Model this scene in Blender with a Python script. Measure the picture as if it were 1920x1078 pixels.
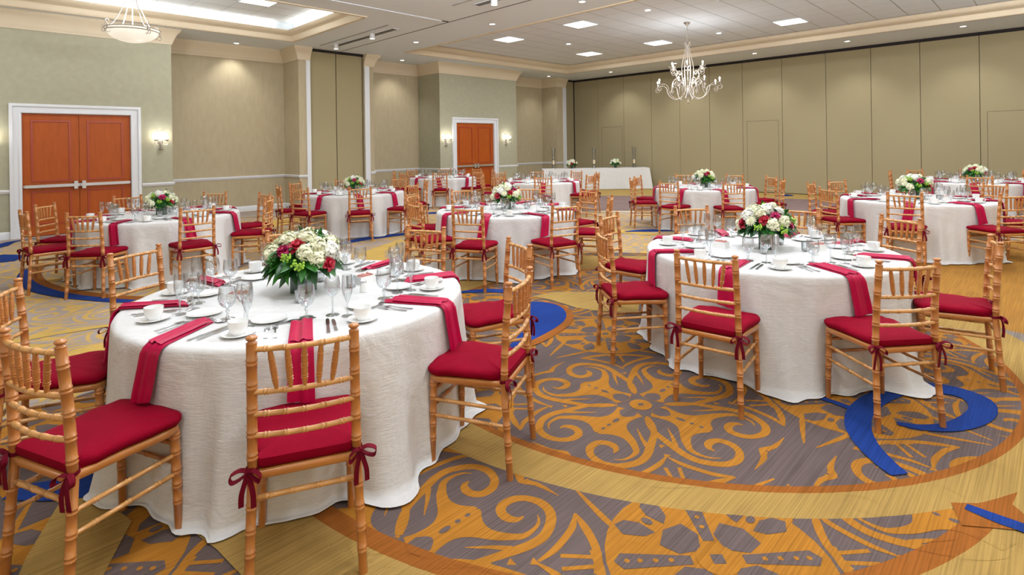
import bpy, math, random
from mathutils import Vector, Matrix
PI = math.pi
random.seed(7)
for o in list(bpy.data.objects): bpy.data.objects.remove(o)
SC = bpy.context.scene
COL = SC.collection

# ------------------------------------------------------------------ camera
CAM_H = 1.6
cam = bpy.data.cameras.new('camera'); camo = bpy.data.objects.new('camera', cam); COL.objects.link(camo)
cam.sensor_width = 36.0
cam.lens = 36.0 * 1027.0 / 1920.0
cam.shift_y = -(539.0 - 273.2) / 1920.0
cam.clip_end = 100
_yaw, _roll = math.radians(-45.08), math.radians(-0.83)
_cy, _sy, _cr, _sr = math.cos(_yaw), math.sin(_yaw), math.cos(_roll), math.sin(_roll)
_m0 = (_cr*_cy, -_sr, _cr*_sy)
_m1 = (_sr*_cy, _cr, _sr*_sy)
_m2 = (-_sy, 0.0, _cy)
def _wv(m): return Vector((m[0], m[2], -m[1]))
_r, _d, _f = _wv(_m0), _wv(_m1), _wv(_m2)
camo.matrix_world = Matrix(((_r.x, -_d.x, -_f.x, 0), (_r.y, -_d.y, -_f.y, 0), (_r.z, -_d.z, -_f.z, CAM_H), (0, 0, 0, 1)))
SC.camera = camo
def project(P):
    v = Vector(P) - Vector((0, 0, CAM_H))
    d = v.dot(_f)
    if d < 0.05: return None
    return 960 + 1027*v.dot(_r)/d, 273.2 + 1027*v.dot(_d)/d, d

# ------------------------------------------------------------------ world, exposure
W = bpy.data.worlds.new('world'); SC.world = W; W.use_nodes = True
W.node_tree.nodes['Background'].inputs[0].default_value = (1, .96, .9, 1)
W.node_tree.nodes['Background'].inputs[1].default_value = 0.3
SC.view_settings.view_transform = 'Standard'
SC.view_settings.look = 'None'
SC.view_settings.exposure = 0.12
SC.view_settings.gamma = 1.0
SC.view_settings.use_curve_mapping = False
try:
    cy = SC.cycles
    cy.use_denoising = True
    cy.max_bounces = 7; cy.diffuse_bounces = 4; cy.glossy_bounces = 3; cy.transmission_bounces = 4
    cy.transparent_max_bounces = 24
    cy.sample_clamp_indirect = 6.0
    cy.caustics_reflective = False; cy.caustics_refractive = False
    cy.use_light_tree = True
except Exception: pass

def kelvin(warm): return (.86+.14*warm, .94-.04*warm, 1.06-.32*warm)
def lamp(name, kind, loc, power, parent=None, warm=0.3, size=.6, rot=None, spot=None, blend=.6, radius=.05):
    l = bpy.data.lights.new(name, kind); o = bpy.data.objects.new(name, l); COL.objects.link(o)
    l.energy = power; l.color = kelvin(warm)
    if kind == 'AREA': l.shape = 'SQUARE'; l.size = size
    else: l.shadow_soft_size = radius
    if kind == 'SPOT': l.spot_size = math.radians(spot or 70); l.spot_blend = blend
    o.location = loc
    if rot: o.rotation_euler = rot
    if parent:
        o.parent = parent
    return o

# ------------------------------------------------------------------ materials
def lin(c):
    return tuple(((v/255.)/12.92 if v/255. <= .04045 else ((v/255.+.055)/1.055)**2.4) for v in c) + (1,)
def newmat(name):
    m = bpy.data.materials.new(name); m.use_nodes = True
    return m, m.node_tree, m.node_tree.nodes['Principled BSDF']
def mat(name, rgb, rough=.5, metal=0., noise=0., nscale=20., bump=0., bscale=60., stretch=(1,1,1), spec=.5, sheen=0., coat=0., emit=None, estr=0.):
    m, nt, b = newmat(name)
    N, L = nt.nodes, nt.links
    b.inputs['Base Color'].default_value = lin(rgb)
    b.inputs['Roughness'].default_value = rough
    b.inputs['Metallic'].default_value = metal
    b.inputs['Specular IOR Level'].default_value = spec
    if sheen: b.inputs['Sheen Weight'].default_value = sheen
    if coat: b.inputs['Coat Weight'].default_value = coat; b.inputs['Coat Roughness'].default_value = .15
    if emit: b.inputs['Emission Color'].default_value = lin(emit); b.inputs['Emission Strength'].default_value = estr
    if noise or bump:
        tc = N.new('ShaderNodeTexCoord'); mp = N.new('ShaderNodeMapping'); mp.inputs['Scale'].default_value = stretch
        L.new(tc.outputs['Object'], mp.inputs['Vector'])
    if noise:
        n = N.new('ShaderNodeTexNoise'); n.inputs['Scale'].default_value = nscale; n.inputs['Detail'].default_value = 4
        L.new(mp.outputs[0], n.inputs['Vector'])
        r = N.new('ShaderNodeMapRange'); r.inputs['From Min'].default_value = .25; r.inputs['From Max'].default_value = .75
        r.inputs['To Min'].default_value = 1-noise; r.inputs['To Max'].default_value = 1+noise
        L.new(n.outputs['Fac'], r.inputs['Value'])
        mx = N.new('ShaderNodeVectorMath'); mx.operation = 'SCALE'; mx.inputs[0].default_value = lin(rgb)[:3]
        L.new(r.outputs[0], mx.inputs['Scale']); L.new(mx.outputs[0], b.inputs['Base Color'])
    if bump:
        n2 = N.new('ShaderNodeTexNoise'); n2.inputs['Scale'].default_value = bscale; n2.inputs['Detail'].default_value = 5
        L.new(mp.outputs[0], n2.inputs['Vector'])
        bp = N.new('ShaderNodeBump'); bp.inputs['Strength'].default_value = bump; bp.inputs['Distance'].default_value = .01
        L.new(n2.outputs['Fac'], bp.inputs['Height']); L.new(bp.outputs[0], b.inputs['Normal'])
    return m

M = {}
M['ceil'] = mat('ceiling_paint', (226, 234, 241), .85, spec=.2)
M['tile'] = mat('ceiling_tile', (228, 234, 238), .9, noise=.02, nscale=60, spec=.2)
M['tilegap'] = mat('ceiling_grid', (150, 146, 142), .8)
M['trim_cream'] = mat('cream_moulding', (212, 196, 168), .5)
M['trim_white'] = mat('white_trim', (216, 217, 219), .4)
M['wallD'] = mat('wallcovering_door_wall', (166, 162, 138), .7, noise=.05, nscale=9, bump=.08, bscale=160, spec=.25)
M['wallR'] = mat('wallcovering_warm_lit', (178, 164, 134), .7, noise=.05, nscale=12, bump=.1, bscale=220, stretch=(1,1,.3), spec=.25)  # door-wall covering again, warm tint of the recess downlights put into its colour
M['panel'] = mat('olive_panel_fabric', (154, 142, 110), .8, noise=.02, nscale=80, bump=.06, bscale=300, spec=.2)
M['panel2'] = mat('olive_pocket_panel', (160, 148, 114), .8, noise=.02, nscale=80, spec=.2)
M['dark'] = mat('dark_gap', (28, 20, 18), .8)
M['groove'] = mat('dark_groove', (70, 58, 38), .9)
M['door'] = mat('cherry_door', (164, 78, 24), .45, noise=.10, nscale=5, stretch=(4, 4, .6), spec=.2)
M['doormould'] = mat('cherry_door_moulding', (158, 60, 34), .35, spec=.4)
M['steel'] = mat('satin_steel', (205, 205, 205), .3, metal=.85)
M['flatware'] = mat('polished_flatware', (210, 210, 212), .18, metal=1.)
M['iron'] = mat('antique_silver_iron', (170, 160, 148), .4, metal=.6)
M['ironW'] = mat('whitewashed_iron', (178, 168, 156), .45, metal=.3)
M['china'] = mat('white_china', (240, 240, 238), .12, coat=.3)
M['wood'] = mat('natural_chiavari_wood', (180, 115, 56), .3, noise=.09, nscale=6, stretch=(1, 1, .35), coat=.5)
M['rail'] = mat('pale_chiavari_wood', (200, 146, 84), .3, noise=.08, nscale=6, coat=.5)
M['cushion'] = mat('crimson_cushion', (124, 0, 28), .85, noise=.05, nscale=8, bump=.06, bscale=60, spec=.08)
M['ribbon'] = mat('burgundy_ribbon', (100, 2, 26), .8, spec=.15)
M['cloth'] = None
M['napkin'] = mat('magenta_satin', (168, 0, 58), .42, noise=.05, nscale=10, bump=.05, bscale=40, spec=.25)
M['sugar'] = mat('sweetener_packets', (232, 170, 160), .6, noise=.3, nscale=40)
M['wax'] = mat('candle_wax', (240, 236, 225), .5)
M['bulb'] = mat('bulb_glow', (255, 244, 225), .4, emit=(255, 240, 214), estr=22)
M['lens'] = mat('light_panel_glow', (255, 252, 245), .5, emit=(255, 251, 244), estr=3.2)
M['dlens'] = mat('downlight_glow', (255, 250, 240), .5, emit=(255, 248, 236), estr=6)
M['bowl'] = mat('alabaster_glass', (236, 232, 222), .3, noise=.08, nscale=14, emit=(255, 246, 230), estr=.55)
M['vase'] = mat('green_glass_vase', (62, 84, 70), .12, coat=.6)
M['leaf'] = mat('green_leaf', (38, 104, 24), .45, noise=.25, nscale=30)
M['leafd'] = mat('dark_green_leaf', (22, 70, 24), .4, noise=.2, nscale=30)
M['lime'] = mat('lime_blossom', (150, 190, 60), .6, noise=.15, nscale=60)
M['white_f'] = mat('white_petal', (238, 238, 228), .6)
M['cream_f'] = mat('cream_petal', (232, 232, 200), .6)
M['red_f'] = mat('crimson_petal', (165, 12, 40), .5)
M['mag_f'] = mat('magenta_petal', (165, 18, 80), .5)
M['black'] = mat('black_plastic', (22, 22, 24), .5)
M['stones'] = mat('dark_river_stones', (52, 54, 60), .4, noise=.3, nscale=60)
M['flame'] = mat('lit_candle', (236, 222, 196), .4, emit=(255, 214, 150), estr=.5)

def glass(name, tint=(.93, .95, .96), base=.12, edge=(.42, .45, .46)):
    m, nt, b = newmat(name); N, L = nt.nodes, nt.links
    tr = N.new('ShaderNodeBsdfTransparent')
    lw2 = N.new('ShaderNodeLayerWeight'); lw2.inputs[0].default_value = .35
    mc = N.new('ShaderNodeMix'); mc.data_type = 'RGBA'; mc.inputs[6].default_value = (*tint, 1); mc.inputs[7].default_value = (*edge, 1); L.new(lw2.outputs['Facing'], mc.inputs[0]); L.new(mc.outputs[2], tr.inputs[0])
    gl = N.new('ShaderNodeBsdfGlossy'); gl.inputs['Roughness'].default_value = .03; gl.inputs[0].default_value = (.95, .96, .97, 1)
    lw = N.new('ShaderNodeLayerWeight'); lw.inputs[0].default_value = .5
    mr = N.new('ShaderNodeMapRange'); mr.inputs['To Min'].default_value = base; mr.inputs['To Max'].default_value = .6
    L.new(lw.outputs['Facing'], mr.inputs['Value'])
    mx = N.new('ShaderNodeMixShader'); L.new(mr.outputs[0], mx.inputs[0]); L.new(tr.outputs[0], mx.inputs[1]); L.new(gl.outputs[0], mx.inputs[2])
    L.new(mx.outputs[0], N['Material Output'].inputs['Surface'])
    return m
M['glass'] = glass('clear_glass')
M['glassf'] = glass('clear_glass_foot', (.95, .96, .97), .10, (.74, .76, .77))

def cloth_mat():
    m, nt, b = newmat('ivory_crinkle_cloth'); N, L = nt.nodes, nt.links
    b.inputs['Base Color'].default_value = lin((214, 213, 211)); b.inputs['Roughness'].default_value = .55
    b.inputs['Sheen Weight'].default_value = .2; b.inputs['Specular IOR Level'].default_value = .3
    tc = N.new('ShaderNodeTexCoord'); mp = N.new('ShaderNodeMapping'); mp.inputs['Scale'].default_value = (14, 14, 90)
    mp.inputs['Rotation'].default_value = (.25, .2, 0)
    L.new(tc.outputs['Object'], mp.inputs['Vector'])
    n = N.new('ShaderNodeTexNoise'); n.inputs['Scale'].default_value = 1.6; n.inputs['Detail'].default_value = 5; n.inputs['Distortion'].default_value = .6
    L.new(mp.outputs[0], n.inputs['Vector'])
    bp = N.new('ShaderNodeBump'); bp.inputs['Strength'].default_value = .3; bp.inputs['Distance'].default_value = .006
    n4 = N.new('ShaderNodeTexNoise'); n4.inputs['Scale'].default_value = 4.5; n4.inputs['Detail'].default_value = 3; n4.inputs['Distortion'].default_value = 1.2; L.new(tc.outputs['Object'], n4.inputs['Vector'])
    bp4 = N.new('ShaderNodeBump'); bp4.inputs['Strength'].default_value = .35; bp4.inputs['Distance'].default_value = .03
    L.new(n4.outputs['Fac'], bp4.inputs['Height']); L.new(bp4.outputs[0], bp.inputs['Normal'])
    L.new(n.outputs['Fac'], bp.inputs['Height']); L.new(bp.outputs[0], b.inputs['Normal'])
    mr = N.new('ShaderNodeMapRange'); mr.inputs['From Min'].default_value = .3; mr.inputs['From Max'].default_value = .7
    mr.inputs['To Min'].default_value = .93; mr.inputs['To Max'].default_value = 1.02
    L.new(n.outputs['Fac'], mr.inputs['Value'])
    sc = N.new('ShaderNodeVectorMath'); sc.operation = 'SCALE'; sc.inputs[0].default_value = lin((214, 213, 211))[:3]
    L.new(mr.outputs[0], sc.inputs['Scale']); L.new(sc.outputs[0], b.inputs['Base Color'])
    return m
M['cloth'] = cloth_mat()

# carpet: woven stripes + concentric medallion bands in floor coordinates
C_GRAY, C_ORNG, C_RING, C_PALE, C_GOLD = (93, 80, 77), (158, 105, 36), (136, 80, 30), (156, 126, 70), (150, 106, 46)
C_TAUPE, C_FARY = (122, 102, 96), (166, 138, 80)
def carpet(name, rgb, far=None, bands=True):
    m, nt, b = newmat(name); N, L = nt.nodes, nt.links
    b.inputs['Roughness'].default_value = .95; b.inputs['Specular IOR Level'].default_value = .1
    tc = N.new('ShaderNodeTexCoord'); pos = tc.outputs['Object']
    def flat():
        s = N.new('ShaderNodeVectorMath'); s.operation = 'MULTIPLY'; s.inputs[1].default_value = (1, 1, 0); L.new(pos, s.inputs[0]); return s.outputs[0]
    fp = flat()
    def dist(cx, cy):
        d = N.new('ShaderNodeVectorMath'); d.operation = 'DISTANCE'; L.new(fp, d.inputs[0]); d.inputs[1].default_value = (cx, cy, 0); return d.outputs['Value']
    def step(v, t, gt=True):
        s = N.new('ShaderNodeMath'); s.operation = 'GREATER_THAN' if gt else 'LESS_THAN'; L.new(v, s.inputs[0]); s.inputs[1].default_value = t; return s.outputs[0]
    def mul(a, c):
        s = N.new('ShaderNodeMath'); s.operation = 'MULTIPLY'; L.new(a, s.inputs[0]); L.new(c, s.inputs[1]); return s.outputs[0]
    def mix(f, a, c):
        s = N.new('ShaderNodeMix'); s.data_type = 'RGBA'
        L.new(f, s.inputs[0])
        L.new(a, s.inputs[6])
        if isinstance(c, tuple): s.inputs[7].default_value = lin(c)
        else: L.new(c, s.inputs[7])
        return s.outputs[2]
    rg = N.new('ShaderNodeRGB'); rg.outputs[0].default_value = lin(rgb); col = rg.outputs[0]
    if bands:
        d1 = dist(4.35, 2.41); d1b = dist(4.55, 2.64); d2 = dist(3.53, 2.63)
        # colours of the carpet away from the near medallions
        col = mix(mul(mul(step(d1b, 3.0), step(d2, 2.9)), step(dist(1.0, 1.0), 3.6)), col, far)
        # lower medallion: orange edge then pale field
        col = mix(mul(step(d2, 2.40), step(d2, 2.49, False)), col, C_RING)
        col = mix(mul(step(d2, 2.49), step(d2, 2.74, False)), col, C_PALE)
        # upper medallion disc shows its own ornament
        ins = step(d1b, 2.765, False)
        col = mix(mul(ins, step(d1, 2.29)), col, C_PALE)
        rg2 = N.new('ShaderNodeRGB'); rg2.outputs[0].default_value = lin(rgb)
        col = mix(step(d1, 2.24, False), col, rg2.outputs[0])
        col = mix(mul(step(d1, 2.24), step(d1, 2.29, False)), col, C_RING)
        # plain gold field to the right, with its grey rim
        d3 = dist(8.8, -.4)
        out1 = step(d1b, 2.765)
        col = mix(mul(mul(step(d3, 3.1, False), step(d3, 2.75)), out1), col, (124, 112, 102))
        col = mix(mul(step(d3, 2.75, False), out1), col, C_GOLD)
        # far bands
        dm = step(dist(16.0, 5.5), 8.2, False)
        col = mix(mul(mul(step(d1, 8.3), step(d1, 12.4, False)), dm), col, C_TAUPE)
        col = mix(mul(mul(step(d1, 8.3), step(d1, 8.42, False)), dm), col, (206, 200, 158))
        col = mix(step(d1, 12.4), col, C_FARY)
        d4 = dist(2.2, 9.6)
        col = mix(mul(step(d4, 4.6), step(d4, 4.75, False)), col, C_PALE)
    # weave stripes along X
    mp = N.new('ShaderNodeMapping'); mp.inputs['Scale'].default_value = (1.6, 130, 1); L.new(fp, mp.inputs['Vector'])
    n = N.new('ShaderNodeTexNoise'); n.inputs['Scale'].default_value = 1; n.inputs['Detail'].default_value = 3; L.new(mp.outputs[0], n.inputs['Vector'])
    r = N.new('ShaderNodeMapRange'); r.inputs['From Min'].default_value = .3; r.inputs['From Max'].default_value = .7; r.inputs['To Min'].default_value = .74; r.inputs['To Max'].default_value = 1.22
    L.new(n.outputs['Fac'], r.inputs['Value'])
    n3 = N.new('ShaderNodeTexNoise'); n3.inputs['Scale'].default_value = 2.2; n3.inputs['Detail'].default_value = 3; L.new(fp, n3.inputs['Vector'])
    r3 = N.new('ShaderNodeMapRange'); r3.inputs['From Min'].default_value = .3; r3.inputs['From Max'].default_value = .7; r3.inputs['To Min'].default_value = .92; r3.inputs['To Max'].default_value = 1.08
    L.new(n3.outputs['Fac'], r3.inputs['Value'])
    mm = mul(r.outputs[0], r3.outputs[0])
    s = N.new('ShaderNodeVectorMath'); s.operation = 'SCALE'; L.new(col, s.inputs[0]); L.new(mm, s.inputs['Scale'])
    L.new(s.outputs[0], b.inputs['Base Color'])
    n2 = N.new('ShaderNodeTexNoise'); n2.inputs['Scale'].default_value = 260; L.new(fp, n2.inputs['Vector'])
    bp = N.new('ShaderNodeBump'); bp.inputs['Strength'].default_value = .3; bp.inputs['Distance'].default_value = .004
    L.new(n2.outputs['Fac'], bp.inputs['Height']); L.new(bp.outputs[0], b.inputs['Normal'])
    return m
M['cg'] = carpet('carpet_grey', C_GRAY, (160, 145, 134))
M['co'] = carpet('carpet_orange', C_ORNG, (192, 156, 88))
M['cb'] = carpet('carpet_blue', (26, 52, 116), bands=False)
M['cp'] = carpet('carpet_pale', C_PALE, bands=False)
M['cy'] = carpet('carpet_yellow', (192, 158, 84), bands=False)
M['cr'] = carpet('carpet_ring_orange', C_RING, bands=False)

# ------------------------------------------------------------------ mesh builder
class MB:
    def __init__(s): s.v = []; s.f = []; s.m = []; s.s = []
    def add(s, verts, faces, smooth=True, mi=0):
        o = len(s.v); s.v += [tuple(p) for p in verts]
        for f in faces: s.f.append([i+o for i in f]); s.m.append(mi); s.s.append(smooth)
    def box(s, a, b, mi=0):
        (x0, y0, z0), (x1, y1, z1) = a, b
        if x0 > x1: x0, x1 = x1, x0
        if y0 > y1: y0, y1 = y1, y0
        if z0 > z1: z0, z1 = z1, z0
        v = [(x0,y0,z0),(x1,y0,z0),(x1,y1,z0),(x0,y1,z0),(x0,y0,z1),(x1,y0,z1),(x1,y1,z1),(x0,y1,z1)]
        s.add(v, [(0,3,2,1),(4,5,6,7),(0,1,5,4),(1,2,6,5),(2,3,7,6),(3,0,4,7)], False, mi)
    def lathe(s, prof, seg=16, c=(0,0,0), mi=0, cap=(True, True)):
        n = len(prof); V = []; F = []
        for (r, z) in prof:
            for k in range(seg):
                a = 2*PI*k/seg; V.append((c[0]+r*math.cos(a), c[1]+r*math.sin(a), c[2]+z))
        for i in range(n-1):
            for k in range(seg):
                k2 = (k+1) % seg
                F.append((i*seg+k, i*seg+k2, (i+1)*seg+k2, (i+1)*seg+k))
        if cap[0] and prof[0][0] > 1e-5: F.append(tuple(range(seg-1, -1, -1)))
        if cap[1] and prof[-1][0] > 1e-5: F.append(tuple((n-1)*seg+k for k in range(seg)))
        s.add(V, F, True, mi)
    def sweep(s, pts, rad, seg=8, mi=0, cap=True):
        pts = [Vector(p) for p in pts]; n = len(pts)
        T = []
        for i in range(n):
            a = pts[max(i-1, 0)]; b = pts[min(i+1, n-1)]; d = (b-a)
            T.append(d.normalized() if d.length > 1e-9 else Vector((0, 0, 1)))
        up = Vector((0, 0, 1)) if abs(T[0].z) < .9 else Vector((1, 0, 0))
        u = T[0].cross(up).normalized(); V = []; F = []
        for i in range(n):
            u = (u - T[i]*u.dot(T[i])); u = u.normalized() if u.length > 1e-6 else T[i].orthogonal().normalized()
            w = T[i].cross(u); r = rad[i] if hasattr(rad, '__len__') else rad
            for k in range(seg):
                a = 2*PI*k/seg; V.append(pts[i] + (u*math.cos(a)+w*math.sin(a))*r)
        for i in range(n-1):
            for k in range(seg):
                k2 = (k+1) % seg; F.append((i*seg+k, i*seg+k2, (i+1)*seg+k2, (i+1)*seg+k))
        if cap: F.append(tuple(range(seg-1, -1, -1))); F.append(tuple((n-1)*seg+k for k in range(seg)))
        s.add(V, F, True, mi)
    def sphere(s, c, r, seg=10, rings=6, sc=(1,1,1), mi=0):
        V = [(c[0], c[1], c[2]-r*sc[2])]; F = []
        for i in range(1, rings):
            t = -PI/2+PI*i/rings
            for k in range(seg):
                a = 2*PI*k/seg; V.append((c[0]+r*sc[0]*math.cos(t)*math.cos(a), c[1]+r*sc[1]*math.cos(t)*math.sin(a), c[2]+r*sc[2]*math.sin(t)))
        V.append((c[0], c[1], c[2]+r*sc[2]))
        for k in range(seg): F.append((0, 1+(k+1) % seg, 1+k))
        for i in range(rings-2):
            for k in range(seg):
                k2 = (k+1) % seg; F.append((1+i*seg+k, 1+i*seg+k2, 1+(i+1)*seg+k2, 1+(i+1)*seg+k))
        l = len(V)-1; b0 = 1+(rings-2)*seg
        for k in range(seg): F.append((b0+k, b0+(k+1) % seg, l))
        s.add(V, F, True, mi)
    def grid(s, P, mi=0, closed=False, smooth=True):
        r = len(P); c = len(P[0]); V = [p for row in P for p in row]; F = []
        for i in range(r-1):
            for j in range(c if closed else c-1):
                j2 = (j+1) % c; F.append((i*c+j, i*c+j2, (i+1)*c+j2, (i+1)*c+j))
        s.add(V, F, smooth, mi)
    def prism(s, poly, z0, z1, mi=0, smooth=False):
        n = len(poly); V = [(x, y, z0) for x, y in poly]+[(x, y, z1) for x, y in poly]
        F = [tuple(range(n-1, -1, -1)), tuple(range(n, 2*n))]+[(i, (i+1) % n, n+(i+1) % n, n+i) for i in range(n)]
        s.add(V, F, smooth, mi)
    def mesh(s, name, mats):
        me = bpy.data.meshes.new(name)
        me.from_pydata(s.v, [], s.f)
        for m in (mats if isinstance(mats, (list, tuple)) else [mats]): me.materials.append(m)
        me.polygons.foreach_set('use_smooth', s.s)
        me.polygons.foreach_set('material_index', s.m)
        me.update()
        return me
    def build(s, name, mats, parent=None, loc=None, sharp=True):
        o = bpy.data.objects.new(name, s.mesh(name, mats)); COL.objects.link(o)
        if sharp:
            try: o.data.set_sharp_from_angle(angle=math.radians(50))
            except Exception: pass
        if parent: o.parent = parent
        if loc: o.location = loc
        return o
def tag(o, label, cat, group=None):
    o['label'] = label; o['category'] = cat
    if group: o['group'] = group
    return o
def struct(o): o['kind'] = 'structure'; return o
def empty(name, loc=(0,0,0), rz=0., parent=None):
    o = bpy.data.objects.new(name, None); COL.objects.link(o); o.location = loc; o.rotation_euler = (0, 0, rz); o.empty_display_size = .1
    if parent: o.parent = parent
    return o
KIDS = {}
def children(o):
    if o.name not in KIDS: KIDS[o.name] = list(o.children)
    return KIDS[o.name]
def copy_tree(o, parent=None):
    c = o.copy(); COL.objects.link(c)
    for k in ('label', 'category', 'group'):
        if k in c and parent is None and k != 'category': del c[k]
    if parent: c.parent = parent
    for ch in children(o): copy_tree(ch, c)
    return c

# ------------------------------------------------------------------ room shell
ZC = 4.26
YB, YR, YP = 13.76, 14.90, 14.0
XP = 17.9
def shell():
    # floor: carpet base plus inlaid ornament (one mesh)
    mb = MB()
    mb.add([(-3.6,-3.6,0),(18.1,-3.6,0),(18.1,15.2,0),(-3.6,15.2,0)], [(0,1,2,3)], False, 0)
    STR = [
    [(0.553,-0.180,0.008),(0.519,-0.174,0.030),(0.497,-0.138,0.045),(0.503,-0.093,0.045),(0.537,-0.062,0.045),(0.596,-0.064,0.045),(0.647,-0.103,0.040),(0.671,-0.174,0.045),(0.653,-0.243,0.045),(0.602,-0.291,0.045),(0.528,-0.322,0.045),(0.453,-0.317,0.045),(0.372,-0.288,0.045),(0.301,-0.260,0.040),(0.229,-0.227,0.035),(0.161,-0.176,0.030),(0.110,-0.118,0.022)],
    [(0.602,-0.216,0.004),(0.573,-0.250,0.014),(0.525,-0.266,0.020),(0.464,-0.261,0.032),(0.422,-0.222,0.040)],
    [(0.258,-0.136,0.004),(0.292,-0.172,0.012),(0.335,-0.216,0.020),(0.383,-0.277,0.030)],
    [(0.721,-0.328,0.010),(0.653,-0.370,0.030),(0.582,-0.390,0.030),(0.489,-0.404,0.030),(0.407,-0.397,0.012)],
    [(0.721,-0.328,0.010),(0.685,-0.404,0.035),(0.644,-0.477,0.035),(0.596,-0.537,0.035),(0.515,-0.602,0.035)],
    [(0.488,-0.440,0.020),(0.572,-0.538,0.020)],
    [(0.758,0.020,0.020),(0.722,0.000,0.030),(0.758,-0.069,0.030),(0.764,-0.201,0.004)],
    [(0.859,-0.214,0.010),(0.813,-0.344,0.025),(0.778,-0.451,0.030),(0.758,-0.527,0.020)],
    ]
    BODY = [(0.350,0),(0.448,0),(0.448,-0.022),(0.406,-0.087),(0.402,-0.143),(0.431,-0.197),(0.469,-0.232),(0.441,-0.259),(0.394,-0.226),(0.343,-0.157),(0.292,-0.087),(0.232,-0.070),(0.128,-0.080),(0.083,0)]
    def spline(pts, k=4):
        out = []
        n = len(pts)
        for i in range(n-1):
            p0 = pts[max(i-1,0)]; p1 = pts[i]; p2 = pts[i+1]; p3 = pts[min(i+2,n-1)]
            for j in range(k):
                t = j/k
                out.append(tuple(.5*((2*b)+(-a+c)*t+(2*a-5*b+4*c-d)*t*t+(-a+3*b-3*c+d)*t**3) for a,b,c,d in zip(p0,p1,p2,p3)))
        out.append(tuple(pts[-1])); return out
    zc = [0]
    def zz(z):
        zc[0] = (zc[0]+1) % 150; return z+zc[0]*5e-6
    def stroke(pts, tf, z, mi, k=4):
        z = zz(z)
        sp = spline(pts, k) if len(pts) > 2 else pts
        L_, R_ = [], []
        for i, p in enumerate(sp):
            a = sp[max(i-1,0)]; b = sp[min(i+1,len(sp)-1)]
            dx, dy = b[0]-a[0], b[1]-a[1]; l = math.hypot(dx, dy) or 1
            nx, ny = -dy/l*p[2]/2, dx/l*p[2]/2
            L_.append((*tf(p[0]+nx, p[1]+ny), z)); R_.append((*tf(p[0]-nx, p[1]-ny), z))
        n = len(sp)
        mb.add(L_+R_, [(i, i+1, n+i+1, n+i) for i in range(n-1)], False, mi)
    def poly(pts, tf, z, mi):
        z = zz(z)
        mb.add([(*tf(x, y), z) for x, y in pts], [tuple(range(len(pts)))], False, mi)
    def ell(cx, cy, a, b, rot, n=14):
        return [(cx+a*math.cos(t)*math.cos(rot)-b*math.sin(t)*math.sin(rot), cy+a*math.cos(t)*math.sin(rot)+b*math.sin(t)*math.cos(rot)) for t in [2*PI*k/n for k in range(n)]]
    Z1, Z2, Z3, Z4, Z5 = .0004, .0014, .0024, .0034, .0044
    P = 1.78
    for i in range(-1, 8):
        for j in range(-1, 8):
            ax, ay = 1.14+P*i, 1.83+P*j-P
            if ax > 13.5 or ay > 13.2: continue
            near = math.hypot(ax-3, ay-3) < 7
            for q in range(4):
                for my in (1, -1):
                    c, s_ = round(math.cos(q*PI/2)), round(math.sin(q*PI/2))
                    tf = (lambda x, y, c=c, s_=s_, my=my, ax=ax, ay=ay: (ax+c*x-s_*y*my, ay+s_*x+c*y*my))
                    for st in STR: stroke(st, tf, Z1, 1, 3 if near else 1)
                    bd = BODY if True else BODY
                    # body split into convex-ish quads along its spine
                    dn = spline([(0.120,-0.088),(0.165,-0.072),(0.232,-0.066),(0.280,-0.082),(0.318,-0.118),(0.350,-0.168),(0.385,-0.215),(0.425,-0.250)], 3)
                    ot = spline([(0.083,0),(0.16,0),(0.25,0),(0.34,0),(0.452,-0.004),(0.410,-0.075),(0.402,-0.143),(0.440,-0.215)], 3)
                    for k in range(len(dn)-1): poly([ot[k], ot[k+1], dn[k+1], dn[k]], tf, Z1, 1)
                    poly([(.085,0),(.105,-.045),(.155,-.05),(.19,-.022),(.20,0)], tf, Z2, 0)
                # spoke beads (on the diagonals)
                tf = (lambda x, y, c=c, s_=s_, ax=ax, ay=ay: (ax+c*x-s_*y, ay+s_*x+c*y))
                for r in (.15, .21, .28, .37, .46, .55):
                    k = r*.7071; w = .010+.018*r
                    poly([(k-w, k+w), (k-w*.2, k-w*.8), (k+w*1.4, k+w*.6)], tf, Z1, 1)
                for (cx, a, b) in ((.265, .030, .014), (.335, .014, .011), (.39, .014, .010)):
                    poly(ell(cx, 0, a, b, 0), tf, Z2, 0)
            idn = (lambda x, y, ax=ax, ay=ay: (ax+x, ay+y))
            for k in range(4):
                poly(ell(0, 0, .068, .068, 0, 24), idn, Z2, 1)
                break
            poly(ell(0, 0, .022, .022, 0, 4), idn, Z3, 0)
            # centre rosette of each cell
            bx, by = ax+P/2, ay-P/2
            tb = (lambda x, y, bx=bx, by=by: (bx+x, by+y))
            poly(ell(0, 0, .43, .43, 0, 32), tb, Z1, 1)
            for q in range(4):
                a0 = q*PI/2
                ca, sa = math.cos(a0), math.sin(a0)
                tq = (lambda x, y, bx=bx, by=by, ca=ca, sa=sa: (bx+ca*x-sa*y, by+sa*x+ca*y))
                poly([(.07,.0),(.12,.075),(.20,.085),(.235,0),(.20,-.085),(.12,-.075)], tq, Z2, 0)
                for sg in (1, -1):
                    poly([(.25,.035*sg),(.27,.085*sg),(.34,.135*sg),(.40,.11*sg),(.385,.06*sg),(.33,.03*sg)], tq, Z2, 0)
                poly(ell(.31, 0, .026, .018, 0, 10), tq, Z3, 0)
                cd, sd = math.cos(a0+PI/4), math.sin(a0+PI/4)
                td = (lambda x, y, bx=bx, by=by, ca=cd, sa=sd: (bx+ca*x-sa*y, by+sa*x+ca*y))
                poly([(.10,.022),(.37,.04),(.40,0),(.37,-.04),(.10,-.022)], td, Z2, 0)
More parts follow.
